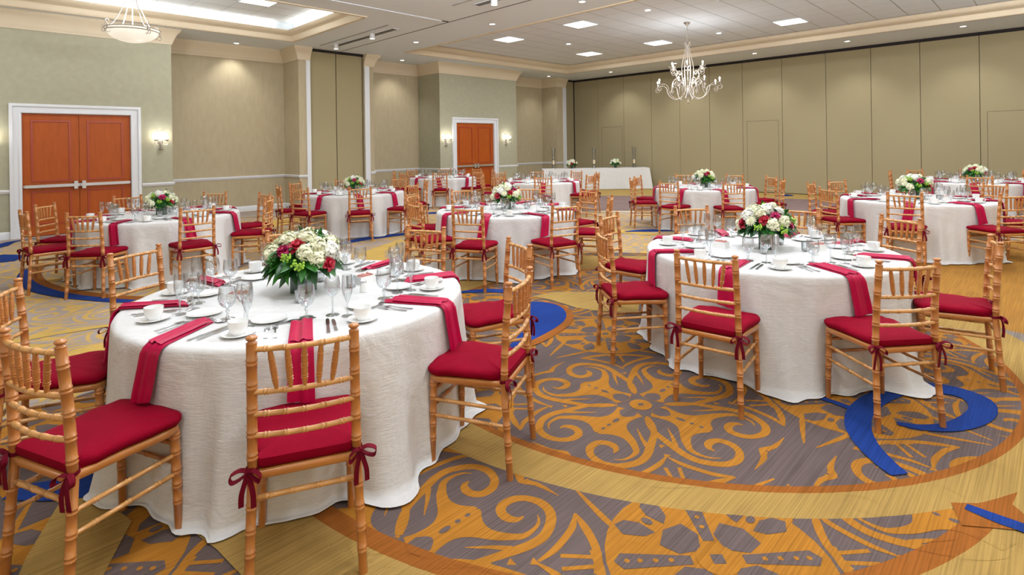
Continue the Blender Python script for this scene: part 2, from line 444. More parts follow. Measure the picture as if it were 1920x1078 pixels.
                for r in (.18, .24, .30, .35): poly(ell(r, 0, .012, .012, 0, 5), td, Z3, 1)
            poly(ell(0, 0, .082, .082, 0, 24), tb, Z3, 1)
            poly(ell(0, 0, .034, .034, 0, 4), tb, Z4, 0)
    idt = lambda x, y: (x, y)
    # pale and solid inlays
    poly([(4.24,3.96),(4.54,3.9),(4.82,3.58),(5.0,3.12),(4.48,2.82),(4.27,3.18),(4.23,3.35),(4.27,3.72)], idt, Z5, 3)
    poly([(3.05,.35),(3.22,.16),(3.08,.05),(2.9,.3)], idt, Z5, 4)
    poly([(5.35,4.87),(5.7,4.3),(6.3,3.9),(6.6,4.3),(6.3,4.9),(5.8,5.3)], idt, Z5, 3)
    # blue scrolls
    def blue(pts, ws, k=5, z=Z5+.0020):
        stroke([(x, y, w) for (x, y), w in zip(pts, ws)], idt, z, 2, k)
    def rim(pts, ws, k=5): stroke([(x, y, w+.07) for (x, y), w in zip(pts, ws)], idt, Z5+.0010, 4, k)
    b1 = [(3.14,.55),(3.2,.62),(3.34,.73),(3.52,.81),(3.75,.84),(4.02,.80),(4.22,.73),(4.36,.62),(4.42,.48),(4.37,.37),(4.22,.33),(4.03,.36),(3.85,.44),(3.74,.55),(3.70,.66)]
    w1 = [.07,.08,.09,.10,.10,.10,.11,.12,.12,.12,.10,.09,.07,.05,.03]
    poly([(.60,2.9),(.95,2.55),(1.02,2.1),(1.2,1.55),(1.45,1.0),(1.9,.4),(1.3,-.2),(.2,.6),(.75,1.9),(.70,2.4)], idt, Z5, 3)
    poly([(.30,3.25),(.42,3.20),(.50,2.85),(.30,2.45),(.05,2.5),(.16,2.9)], idt, Z5, 3)
    ylw = [[(2.6,5.0),(3.3,5.7),(3.95,6.4),(4.3,7.3),(5.3,8.0)], [(5.3,6.9),(6.6,6.4),(7.6,5.2)], [(6.5,8.9),(7.4,8.2),(8.3,6.6),(8.6,5.0)], [(2.2,11.3),(3.9,11.5),(5.2,12.2),(7.5,12.4)], [(-.4,6.0),(.4,6.3),(1.2,6.1)], [(-.3,5.3),(.7,5.55),(1.2,5.2)]]
    for p_, w_ in zip(ylw, (.36,.5,.55,.7,.14,.2)): stroke([(x, y, w_*(.35 if i in (0, len(p_)-1) else 1)) for i, (x, y) in enumerate(p_)], idt, Z5, 5, 5)
    blue(b1, [w*1.3 for w in w1])
    blue([(3.74,1.21),(3.75,1.09),(3.74,.97),(3.72,.89)], [.02,.04,.05,.05])
    blue([(3.06,.30),(3.05,.2),(3.05,.12),(3.04,.01)], [.05,.07,.07,.07])
    rim([(3.75,3.75),(4.02,3.62),(3.8,3.32),(3.3,3.12),(2.99,3.07)], [.1,.32,.34,.22,.05])
    blue([(3.98,3.86),(4.02,3.62),(3.8,3.36),(3.4,3.18),(2.99,3.07)], [.10,.32,.34,.20,.03])
    blue([(3.82,4.66),(4.05,4.50),(4.19,4.30),(4.25,4.05)], [.08,.14,.14,.05])
    bl = [(.72,10.35),(.56,9.76),(.53,9.02),(.62,8.39),(.80,7.82),(1.10,7.22),(1.45,6.75),(1.85,6.40),(2.4,6.15)]
    rim([(x+.10, y+.03) for x, y in bl], [.10]*9)
    blue(bl, [.03,.10,.16,.17,.15,.12,.10,.08,.05])
    blue([(4.3,8.45),(4.8,8.60),(5.2,8.62),(5.7,8.55),(6.1,8.6)], [.12,.25,.28,.22,.1])
    blue([(7.85,10.8),(8.0,10.7),(8.1,10.6)], [.2,.35,.2])
    blue([(8.5,5.6),(8.9,5.35),(9.15,5.0)], [.08,.26,.08])
    blue([(.30,11.7),(.45,11.35),(.40,10.95)], [.3,.4,.25])
    blue([(-.2,12.7),(.35,12.75),(.60,13.3),(.95,13.45),(1.6,13.4)], [.3,.25,.15,.05,.04])
    blue([(16.9,5.9),(17.3,5.7),(17.6,5.9)], [.1,.3,.1])
    blue([(.14,3.50),(.35,3.34),(.55,3.22)], [.10,.20,.2])
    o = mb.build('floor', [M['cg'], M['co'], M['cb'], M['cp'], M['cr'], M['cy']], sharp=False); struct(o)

    # ceiling with two coffers
    mb = MB()
    L1 = (-2.9, 5.75, 9.95, 13.30, 4.66)      # x0,x1,y0,y1,tile z
    R1 = (8.82, 15.85, -2.6, 12.85, 4.52)
    X0, X1, Y0, Y1 = -3.6, 18.1, -3.6, 15.2
    def slab(x0, x1, y0, y1): mb.box((x0, y0, ZC), (x1, y1, ZC+.04))
    slab(X0, X1, Y0, R1[2]); slab(X0, L1[0], R1[2], Y1)
    slab(L1[0], R1[0], R1[2], L1[2]); slab(L1[0], L1[1], L1[3], Y1); slab(L1[1], R1[0], L1[2], Y1)
    slab(R1[0], X1, R1[3], Y1); slab(R1[1], X1, R1[2], R1[3])
    for (x0, x1, y0, y1, z) in (L1, R1):
        mb.box((x0-.05, y0-.05, z+.02), (x1+.05, y1+.05, z+.05))
        for a, b in (((x0-.05, y0-.05, ZC+.04), (x0, y1+.05, z+.02)), ((x1, y0-.05, ZC+.04), (x1+.05, y1+.05, z+.02)),
                     ((x0, y0-.05, ZC+.04), (x1, y0, z+.02)), ((x0, y1, ZC+.04), (x1, y1+.05, z+.02))): mb.box(a, b)
    struct(mb.build('ceiling', M['ceil']))
    # tiles (grooved grid) as a lay-in surface inside each coffer
    tn = 0
    for (x0, x1, y0, y1, z), (ox, oy) in ((L1, (4.05, 11.3)), (R1, (10.3, 3.06))):
        mt = MB(); s_ = .61; g = .006
        mt.box((x0, y0, z+.006), (x1, y1, z+.02), 1)
        ix0 = math.floor((x0-ox)/s_); ix1 = math.ceil((x1-ox)/s_); iy0 = math.floor((y0-oy)/s_); iy1 = math.ceil((y1-oy)/s_)
        for a in range(ix0, ix1):
            for b in range(iy0, iy1):
                xa, xb = max(x0, ox+a*s_+g*.5), min(x1, ox+(a+1)*s_-g*.5)
                ya, yb = max(y0, oy+b*s_+g), min(y1, oy+(b+1)*s_-g)
                if xb-xa > .02 and yb-ya > .02:
                    mt.add([(xa,ya,z),(xb,ya,z),(xb,yb,z),(xa,yb,z)], [(3,2,1,0)], False, 0)
        t = mt.build('ceiling', [M['tile'], M['tilegap']]); struct(t)
        # cream crown around the coffer opening
        tr = MB()
        prof = [(-.07,ZC),(-.07,ZC-.022),(-.01,ZC-.022),(.0,ZC-.01),(.02,ZC+.02),(.03,ZC+.085),(.05,ZC+.10),(.09,ZC+.12),(.15,ZC+.17),(.17,ZC+.20),(.17,ZC+.215),(.0,ZC+.225)]
        if z < 4.6: prof = prof[:-1] + [(.19,ZC+.25),(.0,ZC+.255)]
        else: prof[-1] = (.0, ZC+.23)
        cs = [(x0,y0,1,1),(x1,y0,-1,1),(x1,y1,-1,-1),(x0,y1,1,-1)]
        rows = [[(cx+sx*d, cy+sy*d, zz) for (d, zz) in prof] for (cx, cy, sx, sy) in cs]
        rows.append(rows[0])
        tr.grid(rows, smooth=False)
        tn += 1
        struct(tr.build('trim_%d' % tn, M['trim_cream']))
    # walls: extruded boxes
    def wall(name, boxes, m):
        w = MB()
        for a, b in boxes: w.box(a, b)
        return struct(w.build(name, m))
    T = .12
    wall('wall_left', [((-3.6, YB, 0), (.77, YB+T, ZC)), ((2.50, YB, 0), (3.25, YB+T, ZC)), ((.77, YB, 2.36), (2.50, YB+T, ZC)), ((3.25-T, YB+T, 0), (3.25, YR+T, ZC))], M['wallD'])
    wall('wall_left', [((10.6, YB, 0), (11.25, YB+T, ZC)), ((12.93, YB, 0), (14.05, YB+T, ZC)), ((11.25, YB, 2.38), (12.93, YB+T, ZC)), ((14.05-T, YB+T, 0), (14.05, YR+T, ZC)), ((10.6, YB+T, 0), (10.6+T, YR+T, ZC))], M['wallD'])
    wall('wall_left', [((3.25, YR, 0), (6.18+T, YR+T, ZC)), ((6.18, YP-.03, 0), (6.18+T, YR, ZC)), ((6.18+T, YP-.03, 0), (6.50, YP+T, ZC))], M['wallR'])
    wall('wall_left', [((8.08, YP-.03, 0), (8.38, YP+T, ZC)), ((8.38-T, YP+T, 0), (8.38, YR, ZC)), ((8.38, YR, 0), (10.6, YR+T, ZC))], M['wallR'])
    wall('wall_left', [((14.05, YR, 0), (16.7+T, YR+T, ZC)), ((16.7, 14.1, 0), (16.7+T, YR, ZC)), ((16.7+T, 14.1, 0), (17.25, 14.2, ZC))], M['wallR'])
    wall('wall_left', [((17.25, 14.2, 0), (XP+.1, 14.3, ZC))], M['panel'])
    wall('wall_near', [((-3.7, -3.7, 0), (18.1, -3.6, ZC))], M['wallR'])
    wall('wall_back', [((-3.7, -3.6, 0), (-3.6, YB, ZC))], M['wallR'])
    # black head gaps over the operable panels
    wall('trim_3', [((6.50, YP+.01, ZC-.07), (8.08, YP+.06, ZC))], M['dark'])
    wall('trim_4', [((XP-.005, -3.6, ZC-.085), (XP+.02, 14.2, ZC)), ((17.28, 14.19, ZC-.07), (XP, 14.2, ZC)), ((XP-.02, 14.17, 0), (XP, 14.2, ZC))], M['dark'])
    # pocket doors in the left wall
    pk = MB(); pk.box((6.50, YP+.08, 0), (8.08, YP+.10, ZC)); pko = struct(pk.build('wall_left', M['dark']))
    for xa, xb in ((6.53, 7.25), (7.275, 8.05)):
        p = MB(); p.box((xa, YP+.035, .01), (xb, YP+.08, ZC-.07)); p.build('wall_panel', M['panel2'], pko)
    # partition wall on the right: back sheet and hung panels
    bk = MB(); bk.box((XP+.05, -3.6, 0), (XP+.1, 14.2, ZC)); bko = struct(bk.build('wall_right', M['dark']))
    ys = [14.17, 12.98, 11.78, 10.59, 9.46, 8.36, 7.25, 6.03, 4.81, 3.68, 2.57, 1.37, .17, -1.03, -2.23, -3.5]
    for a, b in zip(ys[:-1], ys[1:]):
        p = MB(); p.box((XP, b+.006, .02), (XP+.05, a-.006, ZC-.085)); po = p.build('wall_panel', M['panel'], bko)
        for (da, db) in ((12.81, 11.87), (7.11, 6.15), (1.23, .3)):
            if b-.02 < (da+db)/2 < a+.02:
                g = MB(); t_ = .008
                g.box((XP-.001, db-t_, .05), (XP+.002, db, 2.27)); g.box((XP-.001, da, .05), (XP+.002, da+t_, 2.27)); g.box((XP-.001, db-t_, 2.27), (XP+.002, da+t_, 2.27+t_))
                g.build('door_outline', M['groove'], po)
    # mouldings following the wall plan
    def mitre(path, prof, name, m, tris=None):
        # path: plan points with the room on the right-hand side when walking +X (room side = -Y)
        n = len(path); rows = []
        for i in range(n):
            p = Vector(path[i]).to_2d()
            d0 = (Vector(path[i])-Vector(path[i-1])).to_2d().normalized() if i > 0 else None
            d1 = (Vector(path[i+1])-Vector(path[i])).to_2d().normalized() if i < n-1 else None
            if d0 is None: d0 = d1
            if d1 is None: d1 = d0
            n0 = Vector((d0.y, -d0.x)); n1 = Vector((d1.y, -d1.x))
            b = (n0+n1); b = b/ max(b.dot(n0), .2)
            rows.append([(p.x+b.x*d, p.y+b.y*d, z) for d, z in prof])
        w = MB(); w.grid(rows, smooth=False)
        for r in (rows[0], rows[-1]): w.add(r, [tuple(range(len(r)))], False)
        return struct(w.build(name, m))
    crown = [(0,ZC-.34),(.018,ZC-.34),(.022,ZC-.30),(.035,ZC-.285),(.04,ZC-.25),(.06,ZC-.20),(.10,ZC-.12),(.15,ZC-.06),(.16,ZC-.03),(.17,ZC-.001),(0,ZC-.001)]
    rail = [(0,.845),(.014,.845),(.016,.86),(.03,.872),(.034,.895),(.03,.912),(.012,.918),(0,.918)]
    base = [(0,0),(.018,0),(.018,.11),(.010,.135),(0,.14)]
    pA = [(-3.6,YB),(3.25,YB),(3.25,YR),(6.18,YR),(6.18,YP-.03),(6.50,YP-.03)]
    pA1 = [(-3.6,YB),(.61,YB)]; pA2 = [(2.68,YB),(3.25,YB),(3.25,YR),(6.18,YR),(6.18,YP-.03),(6.38,YP-.03)]
    pB = [(8.08,YP-.03),(8.38,YP-.03),(8.38,YR),(10.6,YR),(10.6,YB),(14.05,YB),(14.05,YR),(16.7,YR),(16.7,14.1),(17.25,14.1)]
    pB1 = [(8.26,YP-.03),(8.38,YP-.03),(8.38,YR),(10.6,YR),(10.6,YB),(11.12,YB)]; pB2 = [(13.13,YB),(14.05,YB),(14.05,YR),(16.7,YR),(16.7,14.1),(17.05,14.1)]
    mitre(pA, crown, 'trim_5', M['trim_cream']); mitre(pB, crown, 'trim_6', M['trim_cream'])
    for k, p in enumerate((pA1, pA2, pB1, pB2)):
        mitre(p, rail, 'trim_%d' % (7+k), M['trim_white']); mitre(p, base, 'baseboard_left', M['trim_white'])
    w = MB()
    w.box((6.38, YP-.06, 0), (6.49, YP-.03, ZC-.34)); struct(w.build('trim_11', M['trim_white']))
    w = MB(); w.box((8.09, YP-.06, 0), (8.24, YP-.03, ZC-.34)); struct(w.build('trim_12', M['trim_white']))
    w = MB(); w.box((17.07, 14.07, 0), (17.25, 14.1, ZC-.34)); struct(w.build('trim_13', M['trim_white']))
    # tracks and slots in the flat ceiling
    w = MB(); w.box((7.35, -3.5, ZC-.004), (7.372, 13.95, ZC-.0005)); struct(w.build('trim_14', M['dark']))
    w = MB(); w.box((-3.4, 9.18, ZC-.012), (7.3, 9.34, ZC-.0005)); struct(w.build('trim_15', M['ceil']))
    w = MB(); w.box((7.16, 9.15, ZC-.014), (7.32, 9.17, ZC-.0005)); struct(w.build('trim_16', M['dark']))
shell()

# ------------------------------------------------------------------ doors
def double_door(n, xa, xb, h, left_seen):
    root = struct(empty('door_%d' % n, ((xa+xb)/2, YB, 0)))
    W_ = xb-xa; f = MB()
    # casing: flat board with a raised back band
    cw = .165
    for sx in (-1, 1):
        x0 = sx*W_/2; x1 = sx*(W_/2+cw)
        f.box((min(x0,x1), -.02, 0), (max(x0,x1), 0, h+cw)); f.box((sx*(W_/2+cw)-.0-(.05 if sx > 0 else 0), -.045, 0), (sx*(W_/2+cw)+(.05 if sx < 0 else 0), -.02, h+cw-.05))
        f.box((x0, -.03, 0), (x0+sx*.03, -.02, h+.03))
        f.box((min(x0,x1), -.035, 0), (max(x0,x1), -.02, .26))
        f.box((x0-sx*.012, -.02, 0), (x0, .10, h))
    f.box((-W_/2, -.02, h), (W_/2, 0, h+cw)); f.box((-W_/2-cw, -.045, h+cw-.05), (W_/2+cw, -.02, h+cw)); f.box((-W_/2, -.03, h), (W_/2, -.02, h+.03))
    f.box((-W_/2, -.02, h-.012), (W_/2, .10, h))
    f.build('door_frame', M['trim_white'], root)
    g = MB(); g.box((-W_/2, .075, 0), (W_/2, .085, h)); g.build('door_stop', M['dark'], root)
    for sx in (-1, 1):
        a, b = (-W_/2+.016, -.003) if sx < 0 else (.003, W_/2-.016)
        l = MB(); l.box((a, .03, .01), (b, .07, h-.016)); leaf = l.build('door_leaf', M['door'], root)
        # bolection mouldings of the two panels
        lw = b-a
        for (z0, z1) in ((.22, .86), (1.04, h-.14)):
            p0, p1 = a+.125, b-.125
            k = MB(); t = .03
            for q in range(2):
                t0 = q*.012; y_ = .018+q*.006
                k.box((p0+t0, y_, z0+t0), (p0+t, .03, z1-t0)); k.box((p1-t, y_, z0+t0), (p1-t0, .03, z1-t0))
                k.box((p0+t, y_, z0+t0), (p1-t, .03, z0+t)); k.box((p0+t, y_, z1-t), (p1-t, .03, z1-t0))
            k.build('panel_moulding', M['doormould'], leaf)
        bar = MB(); zb = .955
        inner = b if sx < 0 else a
        outer = a+.03 if sx < 0 else b-.03
        bar.box((min(outer, inner), -.035, zb-.028), (max(outer, inner), .005, zb+.028)); bar.box((outer-.02 if sx < 0 else outer-.01, -.01, zb-.02), (outer+.01 if sx < 0 else outer+.02, .03, zb+.02))
        pb = bar.build('push_bar', M['steel'], root)
        hd = MB(); x_ = inner-sx*(-.05); x_ = inner+(-.06 if sx < 0 else .06)
        hd.box((x_-.03, -.05, zb-.075), (x_+.03, .03, zb+.075)); hd.build('latch_case', M['steel'], pb)
    return root
double_door(1, .77, 2.50, 2.36, True)
double_door(2, 11.25, 12.93, 2.38, False)

# ------------------------------------------------------------------ ceiling fixtures
def ceil_panel(x, y, z, label, power, s_=.6, group='square recessed ceiling light panels'):
    e = empty('ceiling_light_panel', (x, y, z)); tag(e, label, 'ceiling light')
    f = MB(); h = s_/2
    for a, b in (((-h-.02,-h-.02,-.006),(h+.02,-h,.004)), ((-h-.02,h,-.006),(h+.02,h+.02,.004)), ((-h-.02,-h,-.006),(-h,h,.004)), ((h,-h,-.006),(h+.02,h,.004))): f.box(a, b)
    f.build('frame', M['ceil'], e)
    l = MB(); l.box((-h, -h, -.003), (h, h, .003)); l.build('diffuser', M['lens'], e)
    lamp('panel_lamp', 'AREA', (0, 0, -.02), power, e, .12, s_)
    return e
ZR, ZL = 4.512, 4.652
PW = 62
for (x, y, t) in ((10.6, 10.64, 'square light panel in tiled ceiling coffer, leftmost of the far pair'), (14.25, 10.64, 'farthest square light panel, deep in the right ceiling coffer'),
                  (10.6, 8.17, 'square light panel near the near edge of the right coffer'), (14.25, 8.17, 'square light panel just left of the chandelier chain'),
                  (14.25, 4.585, 'square light panel right of the chandelier in the tiled coffer')):
    ceil_panel(x, y, ZR, t, PW)
ceil_panel(4.35, 11.62, ZL, 'square light panel in the small left ceiling coffer', PW)
for (x, y) in ((10.6, 4.585), (10.6, 1.2), (14.25, 1.2)): ceil_panel(x, y, ZR, 'added light panel of the right coffer, out of view overhead', PW)  # unseen coffer panels, added to light the room evenly
for (x, y) in ((-.6, 11.62),): ceil_panel(x, y, ZL, 'added light panel of the left coffer, out of view', PW)  # likewise added, beyond the visible part of the coffer
for (x, y) in ((1.5, 6.0), (5.0, 5.2), (4.7, 1.5), (1.2, 2.0), (7.6, .5), (-1.5, -1), (2.2, -1.6)): ceil_panel(x, y, ZC-.004, 'added unseen fill panel in the flat ceiling above the near tables', 52, .9)  # unseen panels added to light the near part of the room

def downlight(x, y, z, label, power=0, aim=None, spot=95):
    e = empty('recessed_downlight', (x, y, z)); tag(e, label, 'ceiling light')
    t = MB(); t.lathe([(.075,0),(.085,-.004),(.078,-.008),(.062,-.006),(.060,0)], 20, cap=(False, False)); t.build('trim_ring', M['trim_white'], e)
    l = MB(); l.lathe([(.0,-.002),(.061,-.002)], 20, cap=(False, False)); l.build('lens', M['dlens'], e)
    if power:
        rot = (0, 0, 0)
        if aim: v = Vector(aim); rot = v.to_track_quat('-Z', 'Y').to_euler()
        lamp('downlight_lamp', 'SPOT', (0, 0, -.03), power, e, .45, spot=spot, rot=rot, radius=.05, blend=.8)
    return e
DL = [(4.85, 14.50, ZC, 'small round downlight close to the left tan recess', 60, (0, .12, -1)),
      (9.51, 14.17, ZC, 'small round downlight before the middle recess crown', 55, (0, .25, -1)),
      (8.14, 11.5, ZC, 'round downlight between the ceiling track and the right coffer, farther one', 60, None),
      (8.18, 8.71, ZC, 'round downlight between the ceiling track and the right coffer, nearer one', 60, None),
      (8.16, 6.24, ZC, 'round downlight at the very top edge, left of the coffer', 60, None),
      (10.6, 6.32, 4.516, 'round downlight in the tiled coffer nearest the viewer', 60, None), (12.4, 10.0, 4.516, 'round downlight in the tiled coffer between light panels', 60, None), (14.25, 6.37, 4.516, 'round downlight in the tiled coffer right of the chandelier chain', 60, None),
      (16.87, 11.64, ZC, 'leftmost downlight above the olive folding wall', 75, (.3, 0, -1)), (16.77, 6.41+2.6, ZC, 'downlight above the folding wall behind the chandelier', 75, (.3, 0, -1)), (16.77, 6.41, ZC, 'downlight above the folding wall just right of the chandelier', 75, (.3, 0, -1)),
      (16.7, 3.96, ZC, 'second downlight from the right above the folding wall', 75, (.3, 0, -1)), (16.68, 1.56, ZC, 'rightmost downlight above the folding wall', 75, (.3, 0, -1)), (15.6+.4, 13.9, ZC, 'downlight before the far tan recess', 50, (0, .2, -1))]
for (x, y, z, t, p, a) in DL: downlight(x, y, z-.001, t, p, a)

def track_spot(x, y, label):
    e = empty('track_spotlight', (x, y, ZC)); tag(e, label, 'spotlight')
    a = MB(); a.box((-.02, -.06, -.03), (.02, .06, 0)); a.sweep([(0,0,-.03),(0,0,-.09)], .008, 8); a.build('mount', M['trim_white'], e)
    h = MB(); h.lathe([(.0,-.08),(.05,-.085),(.058,-.10),(.062,-.20),(.052,-.20)], 18, cap=(False, False)); h.build('head', M['trim_white'], e)
    l = MB(); l.lathe([(0,-.195),(.054,-.195)], 18, cap=(False, False)); l.build('lens', M['dlens'], e)
    lamp('spot_lamp', 'SPOT', (0, 0, -.21), 60, e, .3, spot=80, radius=.05)
for i, (x, y) in enumerate(((6.56, 12.65), (6.56, 10.95), (6.58, 6.95))):
    track_spot(x, y, ['white track spotlight nearest the folded wall panels', 'white track spotlight at the middle of the long ceiling vent', 'white track spotlight at the top edge beside the second vent'][i])
for i, (ya, yb) in enumerate(((10.27, 13.47), (4.2, 8.05))):
    r = MB(); r.box((6.53, ya, ZC-.012), (6.552, yb, ZC-.001))
    tag(r.build('light_track', M['tilegap']), ['thin light track beside the long vent near the folded panels', 'thin light track at the top edge of the ceiling'][i], 'light track')
for i, (ya, yb) in enumerate(((10.5, 13.42), (4.2, 7.75))):
    e = empty('ceiling_vent', (6.88, (ya+yb)/2, ZC)); tag(e, ['long dark slot vent in the ceiling before the folded panels', 'dark slot vent at the top edge of the ceiling'][i], 'vent')
    h = (yb-ya)/2
    b = MB(); b.box((-.075, -h, -.002), (.075, h, -.0005)); b.build('backing', M['groove'], e)
    b = MB(); b.box((-.09, -h-.02, -.008), (-.075, h+.02, -.0005)); b.box((.075, -h-.02, -.008), (.09, h+.02, -.0005)); b.box((-.09, -h-.02, -.008), (.09, -h, -.0005)); b.box((-.09, h, -.008), (.09, h+.02, -.0005)); b.build('frame', M['ceil'], e)
    b = MB()
    for k in (-.045, -.015, .015, .045): b.box((k-.003, -h, -.007), (k+.003, h, -.002))
    b.build('louvre', M['tilegap'], e)

# ------------------------------------------------------------------ chandelier
def arc_pts(c, r, a0, a1, n, plane):
    # plane function maps (u, w) -> xyz
    return [plane(c[0]+r*math.cos(a0+(a1-a0)*k/n), c[1]+r*math.sin(a0+(a1-a0)*k/n)) for k in range(n+1)]
def crom(P, k=6):
    out = []; n = len(P)
    for i in range(n-1):
        p0, p1, p2, p3 = P[max(i-1,0)], P[i], P[i+1], P[min(i+2,n-1)]
        for j in range(k):
            t = j/k; out.append(tuple(.5*((2*b)+(-a+c)*t+(2*a-5*b+4*c-d)*t*t+(-a+3*b-3*c+d)*t**3) for a,b,c,d in zip(p0,p1,p2,p3)))
    out.append(tuple(P[-1])); return out
def spiral(c, r0, r1, a0, a1, n=14):
    return [(c[0]+(r0+(r1-r0)*k/n)*math.cos(a0+(a1-a0)*k/n), c[1]+(r0+(r1-r0)*k/n)*math.sin(a0+(a1-a0)*k/n)) for k in range(n+1)]
def candle_unit(parent_arm, px, pz, rot, sc=1., mats=('ironW',)):
    # cup, candle sleeve and bulb at radius px / height pz, as sub-parts of the arm
    x, y = px*math.cos(rot), px*math.sin(rot)
    c = MB(); c.lathe([(0,-.03),(.012,-.028),(.02,-.015),(.05,-.002),(.062,.012),(.058,.012),(.045,.003),(0,.0)], 14, (x,y,pz)); c.build('drip_cup', M[mats[0]], parent_arm)
    s_ = MB(); s_.lathe([(.014,0),(.014,.075),(.0,.078)], 10, (x,y,pz)); s_.build('candle_sleeve', M['wax'], parent_arm)
    b = MB(); b.lathe([(0,.072),(.010,.078),(.017,.095),(.015,.112),(.007,.128),(0,.135)], 10, (x,y,pz)); b.build('bulb', M['bulb'], parent_arm)
def cove(x, y, lx, ly, label):
    e = empty('cove_light', (x, y, ZC+.235)); tag(e, label, 'cove light')
    b = MB(); b.box((-lx/2, -ly/2, 0), (lx/2, ly/2, .015)); b.build('strip', M['lens'], e)
    o = lamp('cove_lamp', 'AREA', (0, 0, .03), 7, e, .3, 1, rot=(PI, 0, 0)); o.data.shape = 'RECTANGLE'; o.data.size = lx; o.data.size_y = ly
cove(5.69, 11.62, .05, 3.0, 'light strip tucked behind the crown on the right side of the left coffer')
cove(1.5, 13.24, 7.6, .05, 'light strip tucked behind the crown on the far side of the left coffer')
def chandelier(x, y):
    e = empty('chandelier', (x, y, 4.515)); tag(e, 'wrought iron candle chandelier with two tiers of scrolled arms, hanging before the folding wall', 'chandelier')
    z0 = 4.515
    c = MB(); c.lathe([(.075,0),(.075,-.015),(.04,-.05),(.012,-.085),(0,-.087)], 18); c.build('canopy', M['iron'], e)
    ch = MB(); zz = -.085; k = 0
    while zz > -.52:
        pl = (lambda u, w, k=k, zz=zz: (u if k % 2 else 0, 0 if k % 2 else u, zz-.02+w))
        ch.sweep([pl(.010*math.cos(t), .020*math.sin(t)) for t in [2*PI*q/10 for q in range(11)]], .0035, 5, cap=False)
        zz -= .031; k += 1
    ch.build('chain', M['iron'], e)
    st = MB(); st.lathe([(0,-.50),(.02,-.52),(.03,-.56),(.015,-.62),(.012,-1.2),(.012,-1.55),(.03,-1.62),(.045,-1.70),(.03,-1.78),(.014,-1.82),(.012,-1.90),(.025,-1.92),(.012,-1.945),(.006,-1.96),(0,-1.965)], 14); st.build('stem', M['iron'], e)
    fr = MB()
    for q in range(6):
        a = q*PI/3
        P = [(.085,-.50),(.060,-.56),(.045,-.62),(.075,-.78),(.120,-.98),(.135,-1.15),(.120,-1.38),(.075,-1.58),(.045,-1.70)]
        fr.sweep([(r*math.cos(a), r*math.sin(a), zz) for r, zz in crom(P, 4)], .0085, 6)
        fr.add([( (.085)*math.cos(a-.25), .085*math.sin(a-.25), -.52),((.085)*math.cos(a+.25), .085*math.sin(a+.25), -.52),(.115*math.cos(a), .115*math.sin(a), -.465)], [(0,1,2)], False)
    fr.build('cage', M['ironW'], e)
    for q in range(8):
        a = q*PI/4+.2
        pl = (lambda u, w, a=a: (u*math.cos(a), u*math.sin(a), w))
        m = MB()
        P = [(.05,-1.60),(.10,-1.72),(.20,-1.83),(.32,-1.84),(.44,-1.76),(.50,-1.66),(.52,-1.56),(.60,-1.50),(.72,-1.505),(.76,-1.53)]
        m.sweep([pl(u, w) for u, w in crom(P, 4)], .009, 6)
        m.sweep([pl(u, w) for u, w in spiral((.735,-1.60), .072, .015, PI/2, PI/2-2.6*PI)], .007, 5)
        m.sweep([pl(u, w) for u, w in spiral((.27,-1.45), .115, .02, -.2, 3.0*PI)], .007, 5)
        m.sweep([pl(u, w) for u, w in crom([(.385,-1.47),(.40,-1.60),(.45,-1.70)], 5)], .007, 5)
        ao = m.build('lower_arm', M['ironW'], e)
        candle_unit(ao, .74, -1.50, a)
    for q in range(6):
        a = q*PI/3+.45
        pl = (lambda u, w, a=a: (u*math.cos(a), u*math.sin(a), w))
        m = MB()
        P = [(.09,-1.52),(.16,-1.45),(.26,-1.36),(.31,-1.28),(.28,-1.20),(.32,-1.13),(.40,-1.11)]
        m.sweep([pl(u, w) for u, w in crom(P, 4)], .008, 6)
        m.sweep([pl(u, w) for u, w in spiral((.38,-1.19), .075, .015, PI/2, PI/2-2.4*PI)], .0065, 5)
        m.sweep([pl(u, w) for u, w in spiral((.22,-1.22), .06, .012, 0, 2.4*PI)], .0065, 5)
        for sg in (1, -1): m.add([pl(.40, -1.10), pl(.40+sg*.10, -1.06), pl(.40+sg*.05, -1.115)], [(0,1,2)], False)
        ao = m.build('upper_arm', M['ironW'], e)
        candle_unit(ao, .40, -1.10, a)
    lamp('chandelier_lamp', 'POINT', (0, 0, -1.30), 60, e, .25, radius=.3)
chandelier(12.4, 6.33)

